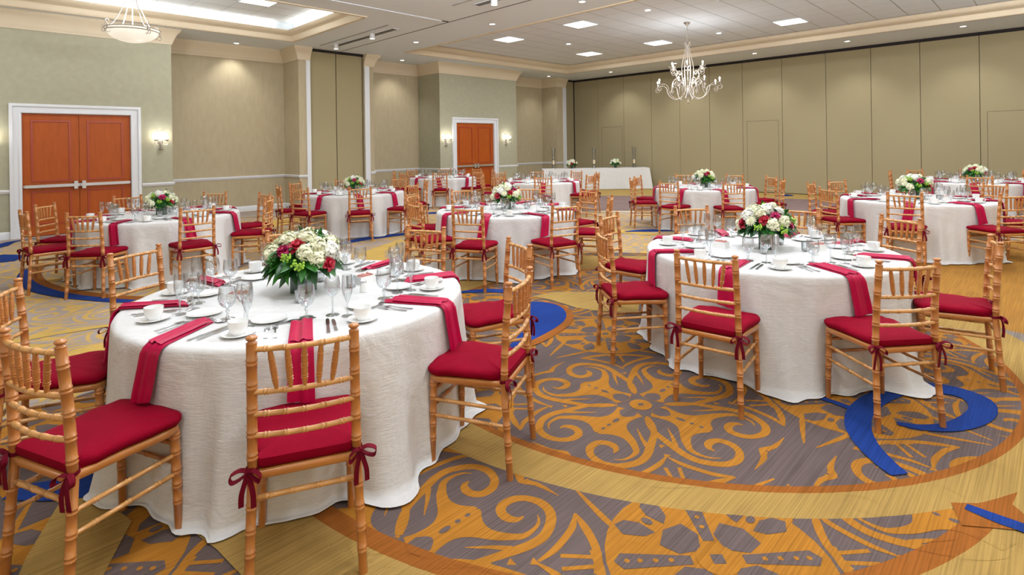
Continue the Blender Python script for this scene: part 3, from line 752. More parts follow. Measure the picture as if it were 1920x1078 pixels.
# ------------------------------------------------------------------ bowl pendant
def bowl_pendant(x, y, zr, top=4.652, label='alabaster bowl pendant light on curved iron rods in the left ceiling coffer', power=380):
    e = empty('bowl_pendant', (x, y, zr)); tag(e, label, 'pendant light')
    b = MB(); R_ = .40; b.lathe([(R_*math.sin(t), .02-.235*(1-0)*math.cos(t)) for t in [PI/2*k/12 for k in range(13)]]+[(R_-.012, .02)]+[((R_-.015)*math.sin(t), .02-.215*math.cos(t)) for t in [PI/2*(1-k/12) for k in range(13)]], 32, cap=(False, False)); b.build('bowl', M['bowl'], e)
    r = MB()
    for zz, rr in ((.02, R_+.012), (-.025, R_+.004)):
        r.sweep([(rr*math.cos(2*PI*k/36), rr*math.sin(2*PI*k/36), zz) for k in range(37)], .008, 6, cap=False)
    r.build('rim', M['iron'], e)
    st = MB(); st.sweep([(0,0,-.1),(0,0,top-zr-.02)], .010, 8); st.build('stem', M['ironW'], e)
    cn = MB(); cn.lathe([(.07,top-zr),(.07,top-zr-.02),(.02,top-zr-.06)], 16); cn.build('canopy', M['ironW'], e)
    for q in range(4):
        a = q*PI/2+.35
        pl = (lambda u, w, a=a: (u*math.cos(a), u*math.sin(a), w))
        m = MB()
        m.sweep([pl(u, w) for u, w in crom([(.02,.80),(.10,.55),(.20,.30),(.31,.10),(.38,.035),(.43,.06),(.445,.11),(.41,.13),(.39,.10)], 5)], .008, 6)
        m.build('support_rod', M['ironW'], e)
        s_ = MB()
        s_.sweep([pl(u, w) for u, w in spiral((.46,.0), .05, .012, PI, 3.6*PI)], .005, 5)
        s_.sweep([pl(u, w) for u, w in crom([(.41,.02),(.44,-.05),(.40,-.10),(.37,-.07)], 4)], .005, 5)
        s_.sweep([pl(u, w) for u, w in crom([(.43,.0),(.50,-.04),(.49,-.10),(.45,-.09)], 4)], .005, 5)
        s_.build('scroll', M['iron'], e)
    lamp('pendant_lamp', 'POINT', (0, 0, .14), power, e, .2, radius=.2)
bowl_pendant(2.15, 11.6, 3.74, power=70)
bowl_pendant(2.4, 2.4, 3.7, ZC, 'added fill light, unseen bowl pendant above the front left table')  # this and the next three pendants are unseen, added to brighten the ceiling
bowl_pendant(4.7, 4.7, 3.8, ZC, 'added fill light, unseen bowl pendant above the middle table')
bowl_pendant(6.6, -1.0, 3.7, ZC, 'added fill light, unseen bowl pendant beyond the large right table')
bowl_pendant(12.3, -1.3, 3.7, 4.52, 'added fill light, unseen bowl pendant in the right coffer')

# ------------------------------------------------------------------ wall sconces
def sconce(x, label, y=YB, rz=0., power=4.5):
    e = empty('wall_sconce', (x, y, 1.80), rz); tag(e, label, 'wall sconce')
    b = MB(); b.lathe([(0,0),(.055,.002),(.05,.012),(.02,.022),(0,.024)], 18)
    b.v = [(vx, -vz, vy*1.6) for vx, vy, vz in b.v]
    b.sweep([(0,-.015,-.16),(0,-.03,-.10),(0,-.03,.0),(.006,-.03,.12),(-.004,-.03,.20)], [.004,.012,.02,.007,.005], 8)
    b.lathe([(0,0),(.03,.006),(.04,.02),(0,.03)], 12, (0,-.035,-.175)); b.build('back_plate', M['iron'], e)
    t = MB()
    for sg in (1, -1):
        t.sweep([(u*sg, -.03, w) for u, w in crom([(.0,.08),(.015,.16),(.02,.22),(.05,.245),(.075,.22),(.06,.20)], 5)], .005, 5)
        t.sweep([(u*sg, -.03, w) for u, w in crom([(.0,-.08),(.03,-.12),(.05,-.15),(.03,-.18)], 5)], .005, 5)
    t.build('scroll', M['iron'], e)
    for sg in (1, -1):
        a = MB()
        a.sweep([(u*sg, v, w) for u, v, w in crom([(.01,-.02,-.04),(.05,-.08,-.08),(.10,-.11,-.07),(.125,-.11,-.02),(.10,-.11,.02)], 5)], .006, 6)
        a.sweep([(u*sg, v, w) for u, v, w in crom([(.10,-.11,-.07),(.09,-.11,-.12),(.12,-.11,-.14),(.13,-.11,-.11)], 5)], .004, 5)
        ao = a.build('arm', M['iron'], e)
        c = MB(); c.lathe([(0,-.02),(.012,-.018),(.045,.0),(.05,.008),(0,.004)], 14, (.10*sg,-.11,.03)); c.build('drip_cup', M['iron'], ao)
        s_ = MB(); s_.lathe([(.012,0),(.012,.03),(0,.032)], 10, (.10*sg,-.11,.035)); s_.build('candle_sleeve', M['wax'], ao)
        g = MB(); g.lathe([(0,.025),(.02,.035),(.032,.06),(.028,.085),(.012,.11),(0,.115)], 12, (.10*sg,-.11,.035)); g.build('bulb', M['bulb'], ao)
    lamp('sconce_lamp', 'POINT', (0, -.15, .12), power, e, .35, radius=.06 if power < 10 else .14)
sconce(3.02, 'two-candle iron wall sconce right of the left double doors')
sconce(.30, 'two-candle iron wall sconce left of the left double doors')
sconce(10.83, 'two-candle iron wall sconce left of the distant double doors')
sconce(13.50, 'two-candle iron wall sconce right of the distant double doors')
for k, y in enumerate((-1.5, 1.5, 4.5)): sconce(-3.6, 'added fill sconce behind the viewer, %s' % ['nearest the near wall', 'middle one', 'nearest the left wall'][k], y, PI/2, 26)  # back-wall sconces nobody sees, added as side fill
for k, x in enumerate((-1.5, 2.0, 5.5, 9.0)): sconce(x, 'added fill sconce out of view on the near wall, %s' % ['first', 'second', 'third', 'fourth'][k], -3.6, PI, 26)  # near-wall sconces, also added only for fill light

# ------------------------------------------------------------------ chiavari chair prototype
def lerp(a, b, t): return tuple(x+(y-x)*t for x, y in zip(a, b))
def bamboo(mb, path, r0, r1, rings, seg=8, gap=.0075, bump=.0022, hw=.0035):
    # path = polyline; rings = list of fractions (0..1); a pair of beads at each
    P = [Vector(p) for p in path]; L_ = [0]
    for a, b in zip(P[:-1], P[1:]): L_.append(L_[-1]+(b-a).length)
    T = L_[-1]
    st = {0.0: 0, T: 0}
    for l in L_: st[l] = 0
    for f in rings:
        for s_ in (-gap, gap):
            c = f*T+s_
            for d, k in ((-hw, 0), (-hw*.4, 1), (hw*.4, 1), (hw, 0)):
                if 0 <= c+d <= T: st[c+d] = k
    ks = sorted(st)
    pts, rad = [], []
    for l in ks:
        i = 0
        while i < len(L_)-2 and L_[i+1] < l: i += 1
        t = (l-L_[i])/max(L_[i+1]-L_[i], 1e-9)
        pts.append(P[i].lerp(P[i+1], t)); rad.append(r0+(r1-r0)*l/T+(bump if st[l] else 0))
    mb.sweep(pts, rad, seg)
def seat_outline(s_=1., off=0.):
    # trapezoid seat with rounded front corners and gently waisted sides
    P = [(-.150,-.205),(-.172,-.185),(-.180,-.12),(-.186,-.02),(-.200,.08),(-.205,.15),(-.192,.195),(-.15,.215),(-.07,.222),(0,.224)]
    P = P+[(-x, y) for x, y in reversed(P[:-1])]
    P = crom([P[-1]]+P+[P[0]], 2)[2:-2]
    return [(x*s_, y*s_) for x, y in P]
def ribbon(mb, pts, w, side):
    # flat ribbon: strip of width w along 'side' vector, thickness .0015
    sd = Vector(side).normalized()*w/2; n = len(pts); th = .0012
    V = []
    for i, p in enumerate(pts):
        p = Vector(p); a = Vector(pts[max(i-1,0)]); b = Vector(pts[min(i+1,n-1)]); d = (b-a).normalized(); nn = d.cross(sd).normalized()*th
        V += [p+sd+nn, p-sd+nn, p-sd-nn, p+sd-nn]
    F = []
    for i in range(n-1):
        for k in range(4):
            k2 = (k+1) % 4; F.append((i*4+k, i*4+k2, (i+1)*4+k2, (i+1)*4+k))
    F += [(0,1,2,3), tuple((n-1)*4+k for k in (3,2,1,0))]
    mb.add(V, F, True)
def make_chair():
    e = empty('chiavari_chair')
    HT = .918
    foot = lambda s: (.196*s, -.222, 0.); seatp = lambda s: (.180*s, -.192, .44); topp = lambda s: (.174*s, -.222, HT)
    for s_ in (-1, 1):
        b = MB(); mid = lerp(seatp(s_), topp(s_), .5); mid = (mid[0], mid[1]+.006, mid[2])
        b_path = [foot(s_), lerp(foot(s_), seatp(s_), .5), seatp(s_), mid, topp(s_)]
        bamboo(b, b_path, .0165, .0185, (.10,.185,.27,.36,.55,.64,.735,.83,.925), 10)
        x, y, z = topp(s_)
        b.lathe([(.0185,0),(.0195,.004),(.013,.008),(.012,.012),(.019,.017),(.020,.022),(.016,.028),(.0,.031)], 12, (x, y, z-.004))
        b.build('back_post', M['wood'], e)
    for s_ in (-1, 1):
        b = MB(); bamboo(b, [(.182*s_, .198, 0), (.176*s_, .188, .43)], .0155, .019, (.30,.46,.60,.78,.94), 10); b.build('front_leg', M['wood'], e)
    # seat frame
    f = MB(); O = seat_outline(1.); n = len(O)
    rows = [[(x*k, y*k, z) for x, y in O] for k, z in ((.90,.4215),(.985,.4215),(1.0,.425),(1.004,.438),(.995,.448),(.97,.4515),(.88,.4515))]
    f.grid(rows, closed=True); f.add(rows[0], [tuple(range(n-1,-1,-1))], False); f.add(rows[-1], [tuple(range(n))], False)
    f.build('seat_frame', M['wood'], e)
    # cushion
    c = MB()
    prof = ((.93,.4525),(.99,.457),(1.025,.468),(1.03,.480),(1.0,.491),(.90,.4985),(.7,.504),(.4,.507),(.15,.508))
    rows = []
    for k, z in prof:
        row = []
        for i, (x, y) in enumerate(O):
            wob = .0025*math.sin(i*1.7)+.002*math.sin(i*.9+1) if k > .6 else 0
            yy = y*k
            if y < -.15: yy = max(yy, -.205)      # tucked in between the posts
            xx = x*k
            if y < -.15: xx = max(min(xx, .160), -.160)
            row.append((xx, yy+.004, z+wob))
        rows.append(row)
    c.grid(rows, closed=True); c.add(rows[0], [tuple(range(n-1,-1,-1))], False); c.add(rows[-1], [tuple(range(n))], True)
    co = c.build('seat_cushion', M['cushion'], e)
    for s_ in (-1, 1):
        r = MB(); x, y, z = seatp(s_); z += .022
        loop = [(x+.0205*math.cos(t), y+.0205*math.sin(t), z+.003*math.sin(2*t)) for t in [2*PI*k/14 for k in range(15)]]
        ribbon(r, loop, .014, (0,0,1))
        k0 = Vector((x+.012*s_, y-.020, z))
        r.sphere(k0, .010, 8, 5)
        ribbon(r, [(x-.02*s_, y+.03, z), (x-.012*s_, y+.012, z+.002), tuple(Vector((x-.005*s_, y-.02, z)))], .014, (0,0,1))
        for dx, dy, dz in ((1, -.4, .25), (-.75, -.55, -.5)):
            q = [k0, k0+Vector((.025*dx*s_, .025*dy, .012+.01*dz)), k0+Vector((.055*dx*s_, .045*dy, .018*dz)), k0+Vector((.050*dx*s_, .050*dy, -.022+.012*dz)), k0+Vector((.022*dx*s_, .03*dy, -.014)), k0]
            ribbon(r, crom([tuple(p) for p in q], 3), .019, (.2, 1, .3))
        for dx, l in ((.45, .115), (-.35, .125)):
            q = [k0, k0+Vector((.02*dx*s_, -.012, -.03)), k0+Vector((.045*dx*s_, -.016, -.07)), k0+Vector((.05*dx*s_, -.012, -l))]
            ribbon(r, crom([tuple(p) for p in q], 3), .018, (1, .3, 0))
        r.build('tie_ribbon', M['ribbon'], co)
    # back rails
    def post_at(s_, z):
        if z < .44: t = z/.44; return lerp(foot(s_), seatp(s_), t)
        t = (z-.44)/(HT-.44); return lerp(seatp(s_), topp(s_), t)
    for z, r in ((.893,.0105),(.738,.0105),(.658,.010),(.580,.010)):
        a, b = post_at(-1, z), post_at(1, z)
        P = [tuple(Vector(lerp(a, b, t))+Vector((0, -.022*math.sin(PI*t), 0))) for t in [k/10 for k in range(11)]]
        m = MB(); bamboo(m, P, r, r, (.14,.32,.5,.68,.86), 8, .006, .0022, .003); m.build('back_rail', M['rail'], e)
    zt, zb = .893, .738
    for k in range(5):
        tt = .17+.66*k/4; tb = .235+.53*k/4
        a = Vector(lerp(post_at(-1, zt), post_at(1, zt), tt))+Vector((0, -.022*math.sin(PI*tt), 0))
        b = Vector(lerp(post_at(-1, zb), post_at(1, zb), tb))+Vector((0, -.022*math.sin(PI*tb), 0))
        m = MB(); d = b-a
        P = [a+d*t for t in (0,.06,.2,.35,.35+.15,.65,.8,.94,1)]; R_ = [.0075,.0085,.0105,.011,.0115,.011,.010,.007,.006]
        m.sweep(P, R_, 8)
        for t in (.24,.44,.50,.70,.76):
            m.sweep([a+d*(t-.014), a+d*(t-.005), a+d*(t+.005), a+d*(t+.014)], [.010,.0128,.0128,.010], 8, cap=False)
        m.build('spindle', M['wood'], e)
    # stretchers
    def front_at(s_, z): return lerp((.182*s_, .198, 0), (.176*s_, .188, .43), z/.43)
    for s_ in (-1, 1):
        for z in (.325, .245):
            m = MB(); bamboo(m, [post_at(s_, z), front_at(s_, z)], .0095, .0095, (.2,.5,.8), 8, .006, .002, .003); m.build('stretcher', M['rail'], e)
    m = MB(); bamboo(m, [post_at(-1, .355), post_at(1, .355)], .010, .010, (.15,.38,.62,.85), 8, .006, .002, .003); m.build('stretcher', M['rail'], e)
    for z in (.37, .29):
        m = MB(); bamboo(m, [front_at(-1, z), front_at(1, z)], .0095, .0095, (.2,.5,.8), 8, .006, .002, .003); m.build('stretcher', M['wood'], e)
    return e
CHAIR = make_chair()

# ------------------------------------------------------------------ tables
ZT = .745
TR = .93
TABLES = [  # key, x, y, seat phase (deg), phrase, seats override
    ('T1', 1.43, 3.20, None, 'front left table', [204, 246, 295, 337, 23, 70, 116, 158]),
    ('T2', 4.54, 1.66, None, 'large right table', [98, 144, 186, 231, 282, 330, 8, 51]),
    ('T3', 1.87, 8.50, None, 'table near the left double doors', [185, 146, 226, 273, 322, 2, 47, 95]),
    ('T4', 5.17, 5.28, None, 'middle table', [120, 172, 208, 254, 300, 345, 30, 75]),
    ('T5', 5.35, 9.65, None, 'table before the folded wall panels', [165, 201, 245, 288, 333, 20, 70, 118]),
    ('T6', 9.6, 12.35, None, 'table before the distant double doors', [184, 229, 274, 319, 4, 49, 94, 139]),
    ('T7', 9.7, 8.75, None, 'table left of the head table', [225, 180, 135, 90, 45, 0, 315, 278]),
    ('T8', 10.1, 4.85, None, 'table under the chandelier', [136, 98, 180, 226, 280, 320, 43, 0]),
    ('T9', 9.75, 1.48, None, 'second right table', [93, 141, 184, 233, 282, 324, 10, 58]),
    ('T10', 14.4, 1.2, None, 'farthest right table', [188, 233, 278, 323, 8, 53, 98, 143]),
]
SEATN = {0: 'nearest', 1: 'near-right', 2: 'right-hand', 3: 'far-right', 4: 'farthest', 5: 'far-left', 6: 'left-hand', 7: 'near-left'}
def seat_names(seats, cx, cy):
    # rank the seats around the table as seen from the camera
    va = math.degrees(math.atan2(-cy, -cx))
    ph = sorted((((a-va) % 360), i) for i, a in enumerate(seats))
    # rotate so that the seat closest to phase 0 is 'nearest'
    k = min(range(len(ph)), key=lambda j: min(ph[j][0], 360-ph[j][0]))
    names = {}
    for j in range(len(ph)):
        names[ph[(k+j) % len(ph)][1]] = SEATN[j]
    return names

def make_cloth(seats, seed, parent):
    rnd = random.Random(seed)
    NA = 240
    mb = MB(); rows = []
    prof = [(.35, ZT), (.65, ZT), (.85, ZT), (.905, ZT-.001), (.925, ZT-.008), (.933, ZT-.022)]
    def fold(th, k):
        v = 0
        for (f, a, p) in FS: v += a*math.sin(f*th+p)
        return v
    FS = [(rnd.choice((13, 14, 15)), .5, rnd.uniform(0, 6)), (rnd.choice((19, 21)), .4, rnd.uniform(0, 6)), (rnd.choice((29, 31, 34)), .28, rnd.uniform(0, 6)), (6, .3, rnd.uniform(0, 6))]
    def gapf(th):   # 0 in front of a chair, 1 midway between
        d = min(abs((math.degrees(th)-a+180) % 360-180) for a in seats)
        return min(1., max(0., (d-8)/14.))
    for r, z in prof: rows.append([(r*math.cos(2*PI*k/NA), r*math.sin(2*PI*k/NA), z) for k in range(NA)])
    NZ = 18
    for i in range(1, NZ+1):
        t = i/NZ; z = (ZT-.022)*(1-t)+.010*t; row = []
        for k in range(NA):
            th = 2*PI*k/NA; g = gapf(th)
            fd = fold(th, 0); amp = (.010*min(1, t*5)+.050*t)*(.45+.55*g)
            r = .935+.006*t+.085*t*t*g+amp*(abs(fd)**.8*(1 if fd > 0 else -1))
            row.append((r*math.cos(th), r*math.sin(th), z))
        rows.append(row)
    # pooling hem on the floor
    for dr, dz in ((.022, .014), (.055, .009)):
        row = []
        for k in range(NA):
            th = 2*PI*k/NA; g = gapf(th); x, y, z = rows[NZ+len(prof)-1][k]; r = math.hypot(x, y)
            r2 = r+dr*(.3+1.6*g*max(0, math.sin(7*th+seed)))
            row.append((r2*math.cos(th), r2*math.sin(th), dz))
        rows.append(row)
    mb.grid(rows, closed=True)
    mb.add([(x, y, z) for x, y, z in rows[0]], [tuple(range(NA))], True)
    return mb

# table structure beneath the cloth (seen only under hems)
def make_table_core():
    e = empty('round_table')
    t = MB(); t.lathe([(0,.715),(.90,.715),(.915,.722),(.915,.738),(.905,.742),(0,.742)], 48); t.build('table_top', M['rail'], e)
    for a in (0, 90, 180, 270):
        r = math.radians(a+20); l = MB(); l.sweep([(.55*math.cos(r), .55*math.sin(r), 0), (.55*math.cos(r), .55*math.sin(r), .715)], .016, 8); l.build('leg', M['iron'], e)
    return e
TCORE = make_table_core()

# ------------------------------------------------------------------ tableware prototypes (origin at table level)
def proto(name, parts):
    # parts: list of (part name, MB, material); one part -> single mesh thing
    if len(parts) == 1: return parts[0][1].build(name, parts[0][2])
    e = empty(name)
    for n_, b, m in parts: b.build(n_, m, e)
    return e
def p_goblet():
    b = MB(); b.lathe([(.0,.006),(.010,.008),(.005,.020),(.0055,.035),(.010,.042),(.0055,.050),(.009,.058),(.024,.066),(.037,.082),(.0425,.105),(.041,.130),(.0375,.165)], 20, cap=(False, False))
    f = MB(); f.lathe([(.035,.0012),(.034,.003),(.012,.0065),(0,.008)], 20, cap=(True, False))
    return proto('water_goblet', [('bowl', b, M['glass']), ('foot', f, M['glassf'])])
def p_wine():
    b = MB(); b.lathe([(.0,.006),(.006,.012),(.0038,.025),(.0038,.085),(.008,.097),(.024,.108),(.036,.128),(.040,.150),(.037,.175),(.032,.198)], 20, cap=(False, False))
    f = MB(); f.lathe([(.034,.0012),(.033,.003),(.010,.006),(0,.008)], 20, cap=(True, False))
    return proto('wine_glass', [('bowl', b, M['glass']), ('foot', f, M['glassf'])])
def p_flute():
    b = MB(); b.lathe([(.0,.006),(.005,.012),(.0036,.025),(.0036,.062),(.007,.075),(.016,.095),(.024,.120),(.0275,.150),(.0265,.185),(.024,.212)], 18, cap=(False, False))
    f = MB(); f.lathe([(.031,.0012),(.030,.003),(.009,.006),(0,.008)], 18, cap=(True, False))
    return proto('champagne_flute', [('bowl', b, M['glass']), ('foot', f, M['glassf'])])
def p_plate():
    b = MB(); b.lathe([(.045,.001),(.050,.001),(.058,.006),(.083,.013),(.085,.0155),(.082,.016),(.056,.009),(.046,.006),(0,.0055)], 32, cap=(True, False)); return proto('bread_plate', [('plate', b, M['china'])])
def p_saucer():
    b = MB(); b.lathe([(.038,.001),(.042,.001),(.050,.006),(.073,.013),(.075,.0155),(.072,.016),(.045,.008),(.026,.006),(.024,.0085),(0,.008)], 32, cap=(True, False)); return proto('saucer', [('plate', b, M['china'])])
def p_cup():
    b = MB(); b.lathe([(.024,0),(.027,.001),(.030,.006),(.039,.022),(.0425,.040),(.0435,.062),(.0415,.062),(.040,.040),(.036,.022),(.026,.008),(0,.006)], 26, cap=(True, False))
    h = MB(); h.sweep(crom([(.041,0,.052),(.058,0,.054),(.068,0,.042),(.062,0,.026),(.046,0,.020),(.038,0,.022)], 4), .0042, 8)
    return proto('coffee_cup', [('body', b, M['china']), ('handle', h, M['china'])])
def utensil(kind, L_):
    b = MB()
    def bar(pts):  # pts: (y, halfwidth, z) outline bar with thickness
        th = .0014; V = []
        for y, w, z in pts: V += [(-w, y, z+th), (w, y, z+th), (w, y, z-th), (-w, y, z-th)]
        F = []
        for i in range(len(pts)-1):
            for k in range(4):
                k2 = (k+1) % 4; F.append((i*4+k, i*4+k2, (i+1)*4+k2, (i+1)*4+k))
        n = len(pts)-1; F += [(0,1,2,3), (n*4+3, n*4+2, n*4+1, n*4)]
        b.add(V, F, True)
    h = L_/2
    handle = [(-h, .0045, .003), (-h+.006, .0085, .003), (-h+.03, .0075, .003), (-h+.07, .004, .004)]
    if kind == 'fork':
        bar(handle+[(h-.075, .003, .008), (h-.062, .006, .008), (h-.055, .0115, .006), (h-.045, .0125, .004)])
        for x in (-.0105, -.0035, .0035, .0105):
            b.add([(x-.0016, h-.045, .0055), (x+.0016, h-.045, .0055), (x+.001, h-.018, .003), (x+.0008, h, .007), (x-.0008, h, .007), (x-.001, h-.018, .003),
                   (x-.0016, h-.045, .003), (x+.0016, h-.045, .003), (x+.001, h-.018, .001), (x+.0008, h, .0055), (x-.0008, h, .0055), (x-.001, h-.018, .001)],
                  [(0,1,2,5), (5,2,3,4), (6,11,8,7), (11,10,9,8), (0,6,7,1), (1,7,8,2), (2,8,9,3), (3,9,10,4), (4,10,11,5), (5,11,6,0)], False)
    elif kind == 'knife':
        bar(handle[:3]+[(h-.115, .006, .004), (h-.11, .0045, .004), (h-.10, .008, .0035), (h-.05, .009, .003), (h-.015, .0075, .0025), (h, .002, .002)])
    else:
        bar(handle+[(h-.07, .003, .007), (h-.055, .004, .006)])
        P = []
        for i in range(7):
            t = i/6; y = h-.055+.055*t; w = .0165*math.sin(PI*min(.98, .12+.86*t))**.6
            P.append([(w*u, y, .006-.0045*(1-u*u)*math.sin(PI*t)) for u in (-1, -.5, 0, .5, 1)])
        b.grid(P)
        b.grid([[(x, y, z-.0012) for x, y, z in reversed(r)] for r in P])
    return b
def p_candle():
    g = MB(); g.lathe([(.024,.0),(.027,.002),(.029,.07),(.027,.07),(.025,.008),(0,.007)], 20, cap=(True, False))
    w = MB(); w.lathe([(.019,.008),(.019,.024),(.016,.026),(0,.025)], 16)
    return proto('votive_holder', [('glass', g, M['glass']), ('tealight', w, M['wax'])])
def p_caddy():
    b = MB()
    a, c, h, t = .055, .035, .05, .004
    b.box((-a,-c,0), (a,c,t)); b.box((-a,-c,t), (-a+t,c,h)); b.box((a-t,-c,t), (a,c,h)); b.box((-a+t,-c,t), (a-t,-c+t,h)); b.box((-a+t,c-t,t), (a-t,c,h))
    s_ = MB(); rnd = random.Random(3)
    for k in range(9):
        x = -.04+.01*k; s_.box((x-.001, -.026, .006), (x+.002, .026, .054+rnd.uniform(0, .008)))
    return proto('sweetener_caddy', [('box', b, M['china']), ('packets', s_, M['sugar'])])
def p_shaker():
    b = MB(); b.lathe([(.018,0),(.021,.002),(.021,.03),(.016,.055),(.0165,.058)], 16, cap=(True, False)); b2 = MB(); b2.lathe([(.0175,.056),(.0175,.066),(.010,.072),(0,.073)], 16)
    return proto('salt_shaker', [('glass', b, M['china']), ('cap', b2, M['steel'])])
def napkin_mesh(var):
    rnd = random.Random(50+var)
    b = MB(); w0, w1 = (.048, .057) if var != 2 else (.044, .064)
    z = ZT
    # path: (radial, z) ; local x radial outward, y tangential; origin at table axis level 0
    tilt = (0, .26, -.28, .12)[var]; skew = (0, -.06, .07, .04)[var]
    path = [(.60, z+.008), (.64, z+.013), (.72, z+.012), (.82, z+.011), (.89, z+.011), (.925, z+.009), (.943, z-.004), (.952, z-.03), (.958, z-.09), (.963, z-.14), (.968, z-.19), (.972, z-.235)]
    n = len(path); rows = []; m = 13
    for i, (r, zz) in enumerate(path):
        t = i/(n-1); w = w0+(w1-w0)*t
        row = []
        for j in range(m):
            u = -1+2*j/(m-1)
            pleat = .0045*math.sin(u*5.2+var)+.003*math.sin(u*9+2*var)
            hang = 1 if i > 5 else 0
            yy = u*w+tilt*(r-.75)*(1 if i <= 5 else 1)+(.9*(t-.5)*skew*2 if hang else 0)
            rr = r+(pleat+.006 if hang else 0); z2 = zz+(0 if hang else pleat+.004)
            if i == n-1: z2 += .010*u*(1 if var % 2 else -1)
            if i == 0: rr += .015*u*(1 if var % 2 else -1)
            row.append((rr, yy, z2))
        rows.append(row)
    th = .006
    und = [[(x-(th if i > 5 else 0), y, zz-(th if i <= 5 else 0)) for x, y, zz in row] for i, row in enumerate(rows)]
    b.grid(rows); b.grid([list(reversed(r)) for r in und])
    edge = [rows[0], und[0]]; b.grid([und[0], rows[0]]); b.grid([rows[-1], und[-1]])
    b.grid([[r[0] for r in rows], [r[0] for r in und]]); b.grid([[r[-1] for r in und], [r[-1] for r in rows]])
    # second folded layer, slightly narrower, on the table part
    rows2 = [[(x+.004, y*.86, zz+.005) for x, y, zz in row] for row in rows[1:6]]
    b.grid(rows2)
    return b
G_ = p_goblet(); WG = p_wine(); FL = p_flute(); PLT = p_plate(); SAU = p_saucer(); CUP = p_cup()
FORK = utensil('fork', .20).build('dinner_fork', M['flatware']); SFORK = utensil('fork', .175).build('salad_fork', M['flatware'])
KNIFE = utensil('knife', .23).build('dinner_knife', M['flatware']); BKNIFE = utensil('knife', .19).build('butter_knife', M['flatware'])
SPOON = utensil('spoon', .175).build('dessert_spoon', M['flatware']); DFORK = utensil('fork', .17).build('dessert_fork', M['flatware'])
CAND = p_candle(); CAD = p_caddy(); SHK = p_shaker()
NAPS = [napkin_mesh(v).build('folded_napkin', M['napkin'], sharp=False) for v in range(4)]

# ------------------------------------------------------------------ flowers
def orient(V, p, n, rot=0.):
    q = Vector((0, 0, 1)).rotation_difference(Vector(n).normalized()); c, s_ = math.cos(rot), math.sin(rot)
    return [q @ Vector((x*c-y*s_, x*s_+y*c, z)) + Vector(p) for x, y, z in V]
def petal(mb, ln, wd, tilt, az, cup=.3, z0=0., r0=0., mi=0, tip=.0):
    # one curved petal, 3x4 grid
    rows = []
    for i in range(5):
        t = i/4; w = wd*math.sin(PI*min(.93, .18+.75*t)); d = ln*t
        ang = tilt-cup*t
        x = r0+d*math.cos(ang); z = z0+d*math.sin(ang)
        rows.append([(x, w*u*.5, z+cup*.3*w*abs(u)) for u in (-1, -.5, 0, .5, 1)])
    c, s_ = math.cos(az), math.sin(az)
    mb.grid([[(x*c-y*s_, x*s_+y*c, z) for x, y, z in r] for r in rows], mi)
def mesh_hydrangea(r, seed):
    rnd = random.Random(seed); b = MB(); n = 46
    b.sphere((0,0,-.1*r), r*.55, 10, 7)
    for k in range(n):
        zz = 1-1.7*k/n; ph = k*2.39996; rr = math.sqrt(max(0, 1-zz*zz)); d = Vector((rr*math.cos(ph), rr*math.sin(ph), zz))
        t = MB()
        for q in range(4): petal(t, r*.36, r*.40, .35+rnd.uniform(-.2,.3), q*PI/2+rnd.random()*.4, .5)
        d2 = (d+Vector((rnd.gauss(0,.25), rnd.gauss(0,.25), rnd.gauss(0,.25)))).normalized()
        b.add(orient(t.v, d*r*rnd.uniform(.70, .98), d2, rnd.random()*3), t.f, True)
    return b
def mesh_mum(r, seed):
    rnd = random.Random(seed); b = MB()
    b.sphere((0,0,.002), r*.35, 8, 5)
    for ring, (n, ti, l) in enumerate(((16, .05, 1.), (15, .35, .92), (12, .7, .75), (8, 1.1, .5))):
        for k in range(n): petal(b, r*l, r*.22, ti+rnd.uniform(-.08,.08), 2*PI*(k+.5*ring)/n+rnd.uniform(-.05,.05), .15, z0=.002*ring)
    return b
def mesh_rose(r, seed):
    rnd = random.Random(seed); b = MB()
    for ring, (n, ti, l, w, cup) in enumerate(((6, .75, 1.05, 1.1, .9), (5, 1.0, .95, 1.0, .5), (5, 1.2, .9, .85, .2), (4, 1.4, .82, .7, -.1), (3, 1.5, .75, .5, -.3))):
        for k in range(n): petal(b, r*l, r*w, ti, 2*PI*(k+.4*ring)/n+rnd.uniform(-.1,.1), cup, r0=r*(.12*(4-ring)/4), z0=-.35*r)
    b.sphere((0,0,0), r*.42, 8, 6)
    return b
def mesh_lime(r, seed):
    rnd = random.Random(seed); b = MB()
    for k in range(26):
        d = Vector((rnd.gauss(0,1), rnd.gauss(0,1), rnd.gauss(.4,1))).normalized()
        b.sphere(d*r*rnd.uniform(.45, .95), r*.22, 6, 4)
    return b
def mesh_leaf(ln, wd, bend):
    b = MB(); rows = []
    for i in range(7):
        t = i/6; w = wd*math.sin(PI*min(1, (.08+.92*t)))**.8*(1-.15*t); x = ln*t; z = -bend*t*t*ln
        rows.append([(x, w*u*.5, z+.18*w*abs(u)) for u in (-1,-.5,0,.5,1)])
    b.grid(rows); b.grid([[(x, y, z-.0008) for x, y, z in reversed(r)] for r in rows]); return b
MH = [mesh_hydrangea(.052, 1).mesh('hydrangea', M['white_f']), mesh_hydrangea(.050, 2).mesh('hydrangea', M['cream_f'])]
MM = [mesh_mum(.042, 1).mesh('mum', M['white_f']), mesh_mum(.040, 3).mesh('mum', M['cream_f'])]
MR = mesh_rose(.041, 1).mesh('rose', M['red_f']); MRM = mesh_rose(.040, 5).mesh('rose', M['mag_f'])
ML = mesh_lime(.032, 1).mesh('lime', M['lime']); MLG = mesh_lime(.03, 4).mesh('berries', M['leaf'])
